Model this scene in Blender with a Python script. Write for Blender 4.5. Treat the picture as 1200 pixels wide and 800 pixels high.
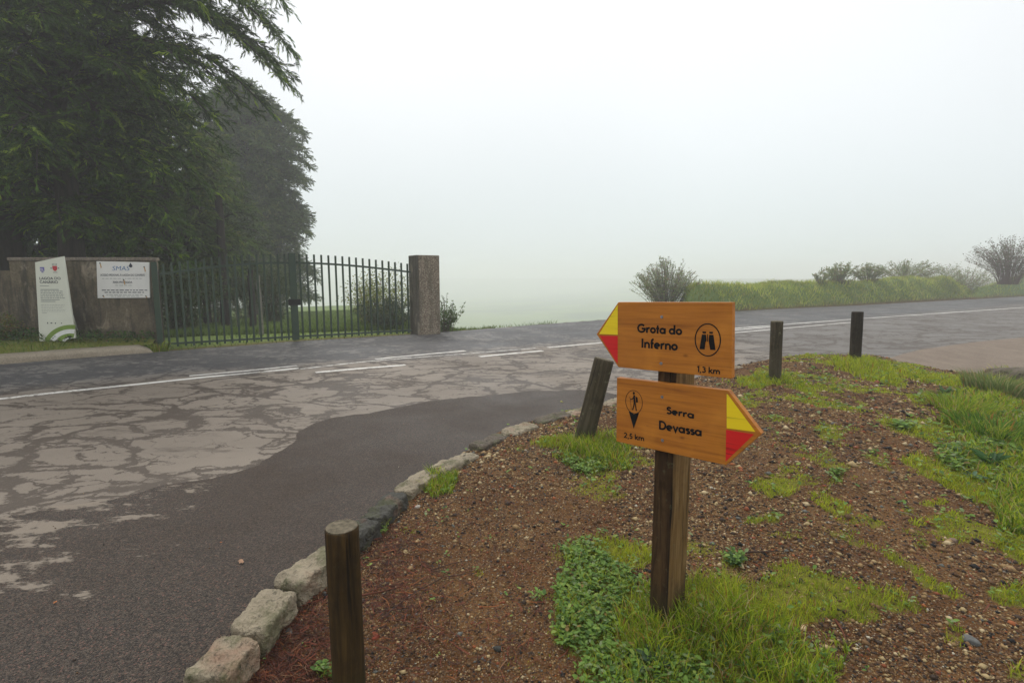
import bpy, bmesh, math, random
import numpy as np
from mathutils import Vector, Matrix, noise
from mathutils.geometry import tessellate_polygon

for _o in list(bpy.data.objects):
    bpy.data.objects.remove(_o)
scene = bpy.context.scene
C = scene.collection
rad = math.radians
random.seed(7)
RNG = np.random.default_rng(7)

# ------------------------------------------------------------------ camera
H = 1.45                      # eye height over the road (m)
F = 600.0                     # focal length in pixels of the 1200 px wide photograph
PITCH = math.atan(75 / 600)
cam_d = bpy.data.cameras.new('camera')
cam = bpy.data.objects.new('camera', cam_d)
C.objects.link(cam)
cam.location = (0, 0, H)
cam.rotation_euler = (rad(90) - PITCH, 0, 0)
cam_d.sensor_width = 36
cam_d.lens = 36 * F / 1200
cam_d.clip_start = 0.05
cam_d.clip_end = 4000
scene.camera = cam

# ------------------------------------------------------------------ light
SUN_EL, SUN_AZ = rad(52), rad(-25)      # sun behind the cloud, front left and high
world = bpy.data.worlds.new('World')
scene.world = world
world.use_nodes = True
wn, wl = world.node_tree.nodes, world.node_tree.links
wn.clear()
w_out = wn.new('ShaderNodeOutputWorld')
w_bg = wn.new('ShaderNodeBackground')
w_bg.inputs['Strength'].default_value = 0.1
w_sky = wn.new('ShaderNodeTexSky')
w_sky.sky_type = 'NISHITA'
w_sky.sun_disc = False
w_sky.sun_elevation = SUN_EL
w_sky.sun_rotation = SUN_AZ
w_sky.air_density = 1.0
w_sky.dust_density = 4.0
w_mix = wn.new('ShaderNodeMix'); w_mix.data_type = 'RGBA'
w_mix.inputs[0].default_value = 0.93          # cloud cover hides most of the blue
w_geo = wn.new('ShaderNodeTexCoord')
w_sep = wn.new('ShaderNodeSeparateXYZ')
w_ramp = wn.new('ShaderNodeValToRGB')
w_ramp.color_ramp.interpolation = 'EASE'
w_ramp.color_ramp.elements[0].position = 0.0
w_ramp.color_ramp.elements[0].color = (7.8, 8.6, 8.85, 1)
w_ramp.color_ramp.elements[1].position = 0.42
w_ramp.color_ramp.elements[1].color = (9.6, 9.85, 10.05, 1)
w_noise = wn.new('ShaderNodeTexNoise')
w_noise.inputs['Scale'].default_value = 1.1
w_noise.inputs['Detail'].default_value = 2
w_mr = wn.new('ShaderNodeMapRange')
w_mr.inputs['From Min'].default_value = 0.3
w_mr.inputs['From Max'].default_value = 0.7
w_mr.inputs['To Min'].default_value = 0.93
w_mr.inputs['To Max'].default_value = 1.07
w_mul = wn.new('ShaderNodeMix'); w_mul.data_type = 'RGBA'; w_mul.blend_type = 'MULTIPLY'
w_mul.inputs[0].default_value = 1.0
wl.new(w_geo.outputs['Generated'], w_sep.inputs[0])
wl.new(w_geo.outputs['Generated'], w_noise.inputs['Vector'])
wl.new(w_sep.outputs['Z'], w_ramp.inputs[0])
wl.new(w_noise.outputs['Fac'], w_mr.inputs['Value'])
wl.new(w_ramp.outputs['Color'], w_mul.inputs[6])
wl.new(w_mr.outputs['Result'], w_mul.inputs[7])
wl.new(w_sky.outputs['Color'], w_mix.inputs[6])
wl.new(w_mul.outputs[2], w_mix.inputs[7])
wl.new(w_mix.outputs[2], w_bg.inputs['Color'])
wl.new(w_bg.outputs[0], w_out.inputs['Surface'])

sun_d = bpy.data.lights.new('sun', 'SUN')
sun_d.energy = 1.5
sun_d.angle = rad(12)
sun_d.color = (1.0, 0.96, 0.9)
sun = bpy.data.objects.new('sun', sun_d)
C.objects.link(sun)
# light comes from the front left: direction of travel
_d = Vector((-math.sin(SUN_AZ) * math.cos(SUN_EL), -math.cos(SUN_AZ) * math.cos(SUN_EL), -math.sin(SUN_EL)))
sun.rotation_euler = _d.to_track_quat('-Z', 'Y').to_euler()

vs = scene.view_settings
vs.view_transform = 'Standard'
vs.look = 'None'
vs.exposure = 0.1
vs.gamma = 1.0
vs.use_curve_mapping = False
scene.render.engine = 'CYCLES'
cy = scene.cycles
cy.use_denoising = True
cy.max_bounces = 8
cy.diffuse_bounces = 3
cy.volume_bounces = 4
cy.transparent_max_bounces = 8
cy.use_adaptive_sampling = True

# ------------------------------------------------------------------ projection helpers (used to read the photograph into metres)
cp, sp = math.cos(PITCH), math.sin(PITCH)
def ray(u, v):
    x = (u - 600) / F; z = -(v - 400) / F
    return x, cp + z * sp, -sp + z * cp
def G(u, v, h=0.0):
    x, y, z = ray(u, v); t = (h - H) / z
    return Vector((x * t, y * t, h))
def PY(u, v, Y):
    x, y, z = ray(u, v); t = Y / y
    return Vector((x * t, Y, H + z * t))
def proj(x, y, z):
    z = z - H
    d = y * cp - z * sp
    d = np.where(np.abs(d) < 1e-4, 1e-4, d)
    return 600 + F * x / d, 400 - F * (y * sp + z * cp) / d, d

# ------------------------------------------------------------------ numpy noise
def vnoise(x, y, freq=1.0, seed=0):
    x = np.asarray(x, float) * freq; y = np.asarray(y, float) * freq
    xi = np.floor(x).astype(np.int64); yi = np.floor(y).astype(np.int64)
    fx = x - xi; fy = y - yi
    fx = fx * fx * (3 - 2 * fx); fy = fy * fy * (3 - 2 * fy)
    def h(a, b):
        n = (a * 374761393 + b * 668265263 + seed * 974711) & 0xffffffff
        n = ((n ^ (n >> 13)) * 1274126177) & 0xffffffff
        n = n ^ (n >> 16)
        return (n & 0xffff) / 65535.0
    return ((h(xi, yi) * (1 - fx) + h(xi + 1, yi) * fx) * (1 - fy) + (h(xi, yi + 1) * (1 - fx) + h(xi + 1, yi + 1) * fx) * fy) * 2 - 1
def fbm(x, y, freq, seed=0, oct=4):
    s = 0; a = 1; t = 0
    for k in range(oct):
        s = s + a * vnoise(x, y, freq * 2 ** k, seed + k * 17); t += a; a *= .5
    return s / t
def smooth(a, b, x):
    t = np.clip((np.asarray(x, float) - a) / (b - a), 0, 1)
    return t * t * (3 - 2 * t)

# ------------------------------------------------------------------ mesh helpers
def link(o, parent=None):
    C.objects.link(o)
    if parent is not None:
        o.parent = parent
    return o
def npmesh(name, V, Fc, mat, parent=None, tint=None, smooth_=False):
    """V (n,3); Fc list of (m,k) integer arrays; tint (n,3) point colours"""
    if not isinstance(Fc, (list, tuple)):
        Fc = [Fc]
    me = bpy.data.meshes.new(name)
    V = np.ascontiguousarray(V, dtype=np.float32)
    me.vertices.add(len(V)); me.vertices.foreach_set('co', V.ravel())
    loops = np.concatenate([f.ravel() for f in Fc]).astype(np.int32)
    tot = np.concatenate([np.full(len(f), f.shape[1], np.int32) for f in Fc])
    st = np.concatenate([[0], np.cumsum(tot)[:-1]]).astype(np.int32)
    me.loops.add(len(loops)); me.loops.foreach_set('vertex_index', loops)
    me.polygons.add(len(tot)); me.polygons.foreach_set('loop_start', st); me.polygons.foreach_set('loop_total', tot)
    if smooth_:
        me.polygons.foreach_set('use_smooth', np.ones(len(tot), bool))
    me.update(calc_edges=True)
    if tint is not None:
        a = me.color_attributes.new('tint', 'FLOAT_COLOR', 'POINT')
        c = np.ones((len(V), 4), np.float32); c[:, :3] = tint
        a.data.foreach_set('color', c.ravel())
    me.materials.append(mat)
    return link(bpy.data.objects.new(name, me), parent)
def bmobj(name, bm, mat, parent=None, smooth_=False):
    me = bpy.data.meshes.new(name)
    bmesh.ops.recalc_face_normals(bm, faces=bm.faces)
    bm.to_mesh(me); bm.free()
    if smooth_:
        for p_ in me.polygons: p_.use_smooth = True
    me.materials.append(mat)
    return link(bpy.data.objects.new(name, me), parent)
def thing(name, label, cat, loc=(0, 0, 0), rz=0, group=None):
    o = bpy.data.objects.new(name, None); C.objects.link(o)
    o.location = loc; o.rotation_euler = (0, 0, rz); o.empty_display_size = .1
    return tag(o, label, cat, group)
def tag(o, label, cat, group=None, kind=None):
    if label: o['label'] = label
    if cat: o['category'] = cat
    if group: o['group'] = group
    if kind: o['kind'] = kind
    return o
def bm_box(bm, x0, x1, y0, y1, z0, z1, bevel=0, M=None):
    r = bmesh.ops.create_cube(bm, size=1)
    vs_ = r['verts']
    for v in vs_:
        v.co = Vector(((x0 + x1) / 2 + v.co.x * (x1 - x0), (y0 + y1) / 2 + v.co.y * (y1 - y0), (z0 + z1) / 2 + v.co.z * (z1 - z0)))
    if bevel:
        es = list({e for v in vs_ for e in v.link_edges})
        r2 = bmesh.ops.bevel(bm, geom=es, offset=bevel, segments=2, affect='EDGES', profile=.6)
        vs_ = list({v for f in r2['faces'] for v in f.verts} | {v for v in vs_ if v.is_valid})
    if M is not None:
        for v in vs_:
            if v.is_valid: v.co = M @ v.co
def tube_arrays(paths, sides=6):
    """paths: list of (points (n,3), radii (n,))"""
    Vs, Fs, o = [], [], 0
    for P, R in paths:
        P = np.asarray(P, float); R = np.asarray(R, float)
        T = np.gradient(P, axis=0); T /= np.linalg.norm(T, axis=1)[:, None] + 1e-9
        ref = np.where(np.abs(T[:, 2:3]) > .9, np.array([[1., 0, 0]]), np.array([[0, 0, 1.]]))
        A = np.cross(T, ref); A /= np.linalg.norm(A, axis=1)[:, None] + 1e-9
        B = np.cross(T, A)
        an = np.linspace(0, 2 * math.pi, sides, endpoint=False)
        ring = P[:, None] + R[:, None, None] * (np.cos(an)[None, :, None] * A[:, None] + np.sin(an)[None, :, None] * B[:, None])
        n = len(P)
        Vs.append(ring.reshape(-1, 3))
        i = np.arange(n - 1)[:, None] * sides; j = np.arange(sides)[None]; j2 = (j + 1) % sides
        Fs.append(np.stack([i + j, i + j2, i + sides + j2, i + sides + j], -1).reshape(-1, 4) + o)
        o += n * sides
    return np.concatenate(Vs), np.concatenate(Fs)

# ------------------------------------------------------------------ material helpers
class NT:
    def __init__(s, name):
        s.m = bpy.data.materials.new(name); s.m.use_nodes = True
        s.n = s.m.node_tree.nodes; s.l = s.m.node_tree.links
        s.n.clear()
        s.out = s.n.new('ShaderNodeOutputMaterial')
        s.b = s.n.new('ShaderNodeBsdfPrincipled')
        s.l.new(s.b.outputs[0], s.out.inputs['Surface'])
        s.tc = s.n.new('ShaderNodeTexCoord')
        s.co = s.tc.outputs['Object']
    def rand(s, k=31.):
        oi = s.n.new('ShaderNodeObjectInfo')
        n = s.n.new('ShaderNodeVectorMath'); n.operation = 'MULTIPLY_ADD'
        cx = s.n.new('ShaderNodeCombineXYZ')
        for q in range(3): s.l.new(oi.outputs['Random'], cx.inputs[q])
        s.l.new(cx.outputs[0], n.inputs[0]); n.inputs[1].default_value = (k, k * 1.7, k * .6); s.l.new(s.tc.outputs['Object'], n.inputs[2])
        s.co = n.outputs[0]
    def set(s, k, v):
        if hasattr(v, 'links') or isinstance(v, bpy.types.NodeSocket): s.l.new(v, s.b.inputs[k])
        else: s.b.inputs[k].default_value = v
    def _in(s, sock, v):
        if isinstance(v, bpy.types.NodeSocket): s.l.new(v, sock)
        elif isinstance(v, tuple) and len(v) == 3 and sock.type == 'RGBA': sock.default_value = (*v, 1)
        else: sock.default_value = v
    def mapping(s, scale=(1, 1, 1), rot=(0, 0, 0), co=None, loc=(0, 0, 0)):
        m = s.n.new('ShaderNodeMapping'); m.inputs['Scale'].default_value = scale; m.inputs['Rotation'].default_value = rot
        m.inputs['Location'].default_value = loc
        s.l.new(co or s.co, m.inputs['Vector']); return m.outputs[0]
    def noise(s, scale, detail=4, rough=.55, co=None, dist=0, col=False):
        n = s.n.new('ShaderNodeTexNoise'); n.inputs['Scale'].default_value = scale; n.inputs['Detail'].default_value = detail
        n.inputs['Roughness'].default_value = rough; n.inputs['Distortion'].default_value = dist
        s.l.new(co or s.co, n.inputs['Vector']); return n.outputs['Color' if col else 'Fac']
    def voro(s, scale, feature='F1', co=None, out='Distance', rnd=1):
        n = s.n.new('ShaderNodeTexVoronoi'); n.feature = feature; n.inputs['Scale'].default_value = scale
        n.inputs['Randomness'].default_value = rnd
        s.l.new(co or s.co, n.inputs['Vector']); return n.outputs[out]
    def ramp(s, fac, stops, interp='LINEAR'):
        r = s.n.new('ShaderNodeValToRGB'); r.color_ramp.interpolation = interp
        while len(r.color_ramp.elements) < len(stops): r.color_ramp.elements.new(.5)
        for e, (p_, c) in zip(r.color_ramp.elements, stops):
            e.position = p_; e.color = (*c, 1) if isinstance(c, tuple) else (c, c, c, 1)
        s.l.new(fac, r.inputs[0]); return r.outputs['Color']
    def mr(s, v, a, b, c=0., d=1., sm=False):
        n = s.n.new('ShaderNodeMapRange')
        if sm: n.interpolation_type = 'SMOOTHSTEP'
        s._in(n.inputs['Value'], v)
        for k, x in zip(('From Min', 'From Max', 'To Min', 'To Max'), (a, b, c, d)): s._in(n.inputs[k], x)
        return n.outputs[0]
    def math(s, op, a, b=0., c=None):
        n = s.n.new('ShaderNodeMath'); n.operation = op; s._in(n.inputs[0], a); s._in(n.inputs[1], b)
        if c is not None: s._in(n.inputs[2], c)
        return n.outputs[0]
    def mix(s, f, a, b, mode='MIX'):
        n = s.n.new('ShaderNodeMix'); n.data_type = 'RGBA'; n.blend_type = mode
        s._in(n.inputs[0], f); s._in(n.inputs[6], a); s._in(n.inputs[7], b); return n.outputs[2]
    def attr(s, name='tint'):
        n = s.n.new('ShaderNodeAttribute'); n.attribute_name = name; return n.outputs['Color']
    def sep(s, v, k):
        n = s.n.new('ShaderNodeSeparateXYZ'); s.l.new(v, n.inputs[0]); return n.outputs[k]
    def vadd(s, a, b, k=1.0):
        n = s.n.new('ShaderNodeVectorMath'); n.operation = 'MULTIPLY_ADD'
        s.l.new(b, n.inputs[0]); n.inputs[1].default_value = (k, k, k); s.l.new(a, n.inputs[2]); return n.outputs[0]
    def bump(s, h, strength=.5, dist=.01, prev=None):
        n = s.n.new('ShaderNodeBump'); n.inputs['Strength'].default_value = strength; n.inputs['Distance'].default_value = dist
        s.l.new(h, n.inputs['Height'])
        if prev is not None: s.l.new(prev, n.inputs['Normal'])
        s.l.new(n.outputs[0], s.b.inputs['Normal']); return n.outputs[0]

def asphalt_colour(t, dark_net=True):
    """weathered, cracked carriageway: returns colour, height"""
    al = t.mapping(rot=(0, 0, -.62), scale=(.62, 1.0, 1))            # plates run along the road
    warp = t.vadd(al, t.noise(1.1, 3, co=al, col=True), .9)
    warp2 = t.vadd(t.vadd(warp, t.noise(7, 4, .7, col=True), .16), t.noise(34, 2, .6, col=True), .03)
    zone = t.noise(.34, 3, .6)                                       # where the network is dense
    zone2 = t.noise(.75, 4, .65, co=t.mapping(loc=(7, 3, 0)))
    y = t.sep(t.co, 1); x = t.sep(t.co, 0)
    # the far lane is greyer and finer cracked
    far = t.mr(t.math('ADD', t.math('SUBTRACT', y, t.math('MULTIPLY', x, .62)), t.math('MULTIPLY', zone2, 1.6)), 10.4, 12.2, 0., 1., True)
    big = t.voro(1.45, 'DISTANCE_TO_EDGE', co=warp2)
    med = t.voro(3.6, 'DISTANCE_TO_EDGE', co=t.vadd(warp2, t.noise(.8, 2, col=True), 1.1))
    sml = t.voro(8.5, 'DISTANCE_TO_EDGE', co=warp2)
    wmod = t.noise(2.6, 6, .75)
    wz = t.math('ADD', t.math('MULTIPLY', wmod, .55), t.math('MULTIPLY', zone2, .6))
    wb = t.mr(wz, .44, .72, .004, .075)
    wm = t.mr(t.math('ADD', wz, t.math('MULTIPLY', far, .10)), .545, .78, .0, .17)
    ws = t.mr(t.math('ADD', wz, t.math('MULTIPLY', far, .12)), .63, .84, .0, .30)
    edge = t.noise(24, 4, .75)
    def crack(d, w, soft=1.6):
        ww = t.math('MULTIPLY', w, t.mr(edge, .3, .7, .35, 1.6))
        return t.math('MULTIPLY', t.mr(d, t.math('MULTIPLY', ww, .7), t.math('ADD', t.math('MULTIPLY', ww, soft), .003), 1., 0., True), t.mr(w, .002, .012, 0., 1.))
    hair = t.math('MAXIMUM', t.math('MULTIPLY', t.mr(big, .0, .012, .8, 0.), t.mr(wmod, .40, .5)), t.math('MULTIPLY', t.mr(med, .0, .022, .8, 0.), t.mr(wmod, .46, .54)))
    c = t.math('MAXIMUM', t.math('MAXIMUM', crack(big, wb), hair), t.math('MAXIMUM', crack(med, wm), crack(sml, ws)))
    blot = t.mr(t.math('ADD', t.noise(1.05, 8, .74, co=t.mapping(scale=(.55, 1.5, 1), rot=(0, 0, -.62))), t.math('MULTIPLY', zone2, .12)), .60, .73, 0., 1., True)
    c = t.math('MAXIMUM', c, t.math('MULTIPLY', blot, .9))
    base = t.mix(t.noise(1.3, 5, .6), (.165, .134, .103), (.27, .222, .172))
    base = t.mix(t.mr(zone, .42, .62), base, (.285, .236, .184))
    base = t.mix(far, base, t.mix(t.noise(3, 6, .7), (.10, .095, .09), (.24, .225, .205)))
    right = t.mr(t.math('ADD', x, t.math('MULTIPLY', zone2, 6.)), 5.5, 10., 0., .85, True)
    base = t.mix(right, base, t.mix(t.noise(1.4, 5, .7, co=t.mapping(scale=(.5, 1.4, 1), rot=(0, 0, -.7))), (.085, .082, .08), (.19, .175, .155)))
    grain = t.noise(190, 3, .7)
    base = t.mix(t.mr(grain, .3, .75, 0, .55), base, (.06, .045, .036))
    base = t.mix(t.mr(t.voro(260, 'F1', out='Distance'), .0, .35, .30, 0), base, (.42, .38, .34))
    tar = t.mix(t.noise(60, 3, .7), (.028, .020, .015), (.105, .075, .052))
    tar = t.mix(far, tar, t.mix(t.noise(50, 3), (.03, .029, .03), (.085, .08, .08)))
    col = t.mix(c, base, tar)
    h = t.math('SUBTRACT', t.math('MULTIPLY', grain, .22), c)
    return col, h, c

def m_asphalt():
    t = NT('cracked_asphalt'); col, h, c = asphalt_colour(t)
    t.set('Base Color', col)
    t.set('Roughness', t.mr(t.noise(.8, 4), .3, .7, .5, .72))
    t.set('Specular IOR Level', .35)
    t.bump(h, .55, .012)
    return t.m
def m_paint():
    t = NT('worn_road_paint'); col, h, c = asphalt_colour(t)
    wear = t.mr(t.math('ADD', t.noise(14, 6, .75), t.math('MULTIPLY', t.noise(1.1, 2), .55)), .86, .95, 0., 1.)
    wear = t.math('MAXIMUM', wear, t.math('MULTIPLY', c, .35))
    fade = t.attr('tint')
    wear = t.math('MAXIMUM', wear, t.math('MULTIPLY', fade, t.mr(t.noise(9, 6, .8), .44, .56)))
    t.set('Base Color', t.mix(wear, t.mix(t.noise(8, 4), (.62, .58, .52), (.80, .78, .73)), col))
    t.set('Roughness', .6); t.bump(h, .3, .008)
    return t.m
def m_dark_asphalt():
    t = NT('dark_patch_asphalt')
    st = t.voro(175, 'F1', out='Color'); d = t.voro(175, 'F1')
    g = t.math('POWER', t.sep(st, 0), 1.8)
    base = t.mix(g, (.018, .013, .010), (.105, .078, .057))
    base = t.mix(t.mr(t.sep(st, 1), .9, 1.), base, (.19, .10, .075))
    big = t.noise(.7, 4, .6)
    base = t.mix(t.mr(big, .4, .65), base, t.mix(g, (.022, .014, .009), (.088, .057, .037)))
    # remnants of the pale old surface: only near the old carriageway and along the left
    x = t.sep(t.co, 0); y = t.sep(t.co, 1)
    m1 = t.mr(t.math('SUBTRACT', t.math('MULTIPLY', x, -1.), t.math('MULTIPLY', t.math('ABSOLUTE', t.math('SUBTRACT', y, 2.55)), .25)), 1.35, 2.3, 0., .175)
    sp_ = t.noise(2.6, 8, .74, co=t.mapping(scale=(.75, 1.5, 1), rot=(0, 0, -.35)))
    pale = t.mr(t.math('ADD', sp_, m1), .695, .735, 0., 1.)
    pc = t.mix(t.noise(200, 2), (.14, .112, .086), (.265, .218, .168))
    col = t.mix(pale, base, pc)
    t.set('Base Color', col)
    t.set('Roughness', t.mr(big, .35, .65, .48, .66))
    t.set('Specular IOR Level', .28)
    t.bump(t.math('SUBTRACT', t.math('MULTIPLY', t.math('SUBTRACT', 1., d), t.math('SUBTRACT', 1., pale)), 0.), .8, .006)
    return t.m

def m_soil():
    t = NT('bare_soil')
    n1 = t.noise(1.7, 5, .6); n2 = t.noise(28, 5, .65)
    base = t.mix(t.mr(n1, .35, .65), (.10, .042, .014), (.20, .105, .040))
    base = t.mix(t.mr(n2, .35, .7), base, t.mix(.5, base, (.035, .016, .007)))
    vc = t.voro(120, 'F1', out='Color'); k = t.sep(vc, 0); d = t.voro(120, 'F1')
    peb = t.ramp(k, [(0, (.05, .035, .03)), (.35, (.12, .08, .055)), (.6, (.22, .155, .10)), (.8, (.10, .045, .03)), (.9, (.30, .23, .15)), (1, (.05, .05, .055))], 'CONSTANT')
    base = t.mix(t.mr(d, .28, .5, .8, 0.), base, peb)
    vc2 = t.voro(55, 'F1', out='Color'); d2 = t.voro(55, 'F1')
    peb2 = t.ramp(t.sep(vc2, 1), [(0, (.09, .06, .045)), (.6, (.16, .11, .07)), (.85, (.07, .06, .06)), (1, (.30, .23, .15))], 'CONSTANT')
    base = t.mix(t.math('MULTIPLY', t.mr(d2, .25, .42, 1., 0.), t.mr(t.sep(vc2, 0), .62, .66)), base, peb2)
    g = t.attr('tint')                                         # red: moss cover, green: far meadow
    moss = t.mr(t.math('ADD', t.sep(g, 0), t.mr(t.noise(22, 5, .7), .3, .7, -.35, .35)), .4, .75)
    mc = t.mix(t.noise(14, 4), (.07, .085, .015), (.27, .27, .035))
    col = t.mix(t.math('MULTIPLY', moss, .85), base, mc)
    mead = t.mix(t.noise(.25, 5, .7), (.13, .19, .045), (.20, .26, .07))
    mead = t.mix(t.mr(t.noise(.018, 4, .6), .42, .6), mead, (.06, .10, .04))
    col = t.mix(t.sep(g, 1), col, mead)
    t.set('Base Color', col); t.set('Roughness', .95); t.set('Specular IOR Level', .1)
    t.bump(t.math('ADD', t.math('MULTIPLY', t.math('SUBTRACT', 1., d), .6), t.math('ADD', n2, t.math('SUBTRACT', 1., d2))), .7, .012)
    return t.m

def m_tint(name, rough=.7, var=.35, scale=30, transl=0., spec=.3):
    t = NT(name)
    c = t.attr('tint')
    c2 = t.mix(t.mr(t.noise(scale, 3), .3, .7, 0., 1.), c, t.mix(var, c, (.0, .0, .0)))
    t.set('Base Color', c2); t.set('Roughness', rough); t.set('Specular IOR Level', spec)
    if transl:
        tr = t.n.new('ShaderNodeBsdfTranslucent'); t.l.new(c2, tr.inputs[0])
        mx = t.n.new('ShaderNodeMixShader'); mx.inputs[0].default_value = transl
        t.l.new(t.b.outputs[0], mx.inputs[1]); t.l.new(tr.outputs[0], mx.inputs[2]); t.l.new(mx.outputs[0], t.out.inputs['Surface'])
    return t.m

def m_wood_board():
    t = NT('stained_pine')
    o = t.mapping(scale=(3.2, 30, 62))
    oi = t.n.new('ShaderNodeObjectInfo')
    ofs = t.n.new('ShaderNodeVectorMath'); ofs.operation = 'SCALE'; t.l.new(oi.outputs['Location'], ofs.inputs[0]); ofs.inputs['Scale'].default_value = 13.7
    ad = t.n.new('ShaderNodeVectorMath'); t.l.new(o, ad.inputs[0]); t.l.new(ofs.outputs[0], ad.inputs[1])
    g = t.noise(1.0, 5, .62, co=ad.outputs[0], dist=.35)
    big = t.noise(7, 3, .5)
    col = t.ramp(g, [(.2, (.20, .060, .008)), (.42, (.42, .145, .015)), (.58, (.56, .205, .022)), (.8, (.34, .108, .011))])
    lat = t.mapping(scale=(1.0, 8, 8.5)); ln = t.noise(1.0, 2, .5, co=lat)
    col = t.mix(t.mr(ln, .3, .7, 0, .45), col, (.37, .115, .011))
    col = t.mix(t.mr(big, .55, .75, 0, .5), col, (.64, .25, .03))
    kn = t.voro(5.2, 'F1', co=t.mapping(scale=(1, 1, 1.6)))
    col = t.mix(t.mr(kn, .03, .075, .6, 0.), col, (.12, .035, .006))
    t.set('Base Color', col); t.set('Roughness', t.mr(g, .3, .7, .5, .62)); t.set('Specular IOR Level', .3)
    t.bump(g, .12, .002)
    return t.m
def m_marker(name, a, b):
    t = NT(name)
    g = t.noise(1, 3, .6, co=t.mapping(scale=(3.5, 1, 70)), dist=.6)
    lines = t.mr(t.noise(1, 2, .4, co=t.mapping(scale=(2.5, 1, 115)), dist=.4), .26, .36, 1., 0.)
    t.set('Base Color', t.mix(lines, t.mix(g, a, b), tuple(x * .35 for x in a)))
    t.set('Roughness', .5); t.bump(g, .3, .002)
    return t.m
def m_post_wood(name, a, b, c_, moss=0.):
    t = NT(name)
    g = t.noise(1, 6, .65, co=t.mapping(scale=(38, 38, 3.2)), dist=.5)
    n = t.noise(6, 4, .6)
    col = t.ramp(g, [(.28, a), (.5, b), (.72, c_)])
    col = t.mix(t.mr(n, .5, .72, 0., .7), col, tuple(x * .45 for x in a))
    cr = t.mr(t.noise(1, 3, .5, co=t.mapping(scale=(60, 60, 1.4)), dist=.3), .33, .38, 1., 0.)
    col = t.mix(cr, col, (.012, .008, .005))
    lich = t.mr(t.noise(22, 6, .7), .60, .68)
    col = t.mix(t.math('MULTIPLY', lich, moss), col, (.16, .17, .10))
    z = t.sep(t.co, 2)
    col = t.mix(t.math('MULTIPLY', t.mr(t.math('ADD', z, t.math('MULTIPLY', n, .2)), .10, .26, 1., 0.), .65), col, (.035, .038, .014))
    t.set('Base Color', col); t.set('Roughness', .78); t.set('Specular IOR Level', .15)
    t.bump(t.math('SUBTRACT', g, cr), .6, .006)
    return t.m
def m_stone(name, a, b, dark, mossk=.5, bs=.02):
    t = NT(name); t.rand()
    n = t.noise(6, 7, .65); n2 = t.noise(30, 5, .7); v = t.voro(24, 'DISTANCE_TO_EDGE', co=t.vadd(t.co, t.noise(9, 3, col=True), .1))
    col = t.mix(t.mr(n, .3, .7), a, b)
    col = t.mix(t.mr(t.noise(3.1, 4), .56, .66, 0, .5), col, (.30, .14, .085))
    col = t.mix(t.mr(n2, .55, .68), col, dark)
    col = t.mix(t.mr(v, 0, .03, .45, 0), col, dark)
    mo = t.math('MULTIPLY', t.mr(t.noise(7, 5, .7), .5, .62), mossk)
    col = t.mix(mo, col, (.085, .09, .03))
    t.set('Base Color', col); t.set('Roughness', .82)
    t.bump(t.math('ADD', n, t.math('MULTIPLY', n2, .6)), 1., bs * 1.6)
    return t.m
def m_concrete(name, a, b, streak=0., scale=1., dark=(.035, .03, .022)):
    t = NT(name)
    n = t.noise(1.6 * scale, 6, .7); n2 = t.noise(26 * scale, 5, .7)
    col = t.mix(t.mr(n, .32, .68), a, b)
    col = t.mix(t.mr(n2, .42, .66, 0, .6), col, dark)
    if streak:
        s1 = t.noise(1, 6, .7, co=t.mapping(scale=(5, 5, .55)), dist=.4)
        col = t.mix(t.mr(s1, .48, .62, 0., streak), col, dark)
        s2 = t.noise(1, 5, .7, co=t.mapping(scale=(2.6, 2.6, 1.1), loc=(3, 1, 5)), dist=.8)
        col = t.mix(t.mr(s2, .56, .68, 0., .7), col, (.36, .30, .22))
        s3 = t.noise(3.3, 7, .75, co=t.mapping(loc=(9, 1, 5)))
        col = t.mix(t.mr(s3, .52, .64, 0., .6), col, (.05, .048, .022))
    t.set('Base Color', col); t.set('Roughness', .88)
    t.bump(t.math('ADD', n, n2), .6, .012)
    return t.m
def m_pebbledash():
    t = NT('pebbledash_render')
    c = t.voro(38, 'F1', out='Color'); d = t.voro(38, 'F1')
    col = t.ramp(t.sep(c, 0), [(0, (.20, .17, .125)), (.3, (.31, .265, .195)), (.6, (.42, .36, .27)), (.85, (.25, .21, .155)), (1, (.52, .47, .37))])
    col = t.mix(t.mr(d, .35, .65), col, (.14, .10, .065))
    st = t.noise(1, 6, .7, co=t.mapping(scale=(5, 5, 1.1)))
    col = t.mix(t.mr(st, .48, .62, 0., .75), col, (.10, .085, .055))
    t.set('Base Color', col); t.set('Roughness', .9); t.bump(t.math('SUBTRACT', 1., d), 1., .015)
    return t.m
def m_plain(name, col, rough=.5, metal=0., var=.15, scale=12):
    t = NT(name)
    c = t.mix(t.mr(t.noise(scale, 4, .6), .3, .7), col, tuple(max(0, x * (1 - var)) for x in col))
    t.set('Base Color', c); t.set('Roughness', rough); t.set('Metallic', metal); t.set('Specular IOR Level', .5 if metal else .15)
    return t.m
def m_green_metal():
    t = NT('green_painted_steel')
    c = t.mix(t.mr(t.noise(4, 5, .7), .35, .65), (.011, .034, .019), (.026, .050, .022))
    c = t.mix(t.mr(t.noise(16, 6, .75), .62, .7), c, (.10, .045, .02))
    t.set('Base Color', c); t.set('Roughness', .55)
    return t.m
def m_bark():
    t = NT('conifer_bark')
    g = t.noise(1, 6, .7, co=t.mapping(scale=(16, 16, 1.5)), dist=.6)
    c = t.ramp(g, [(.3, (.008, .006, .005)), (.55, (.03, .021, .016)), (.8, (.06, .045, .035))])
    t.set('Base Color', c); t.set('Roughness', .9); t.bump(g, 1., .04)
    return t.m

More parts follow.
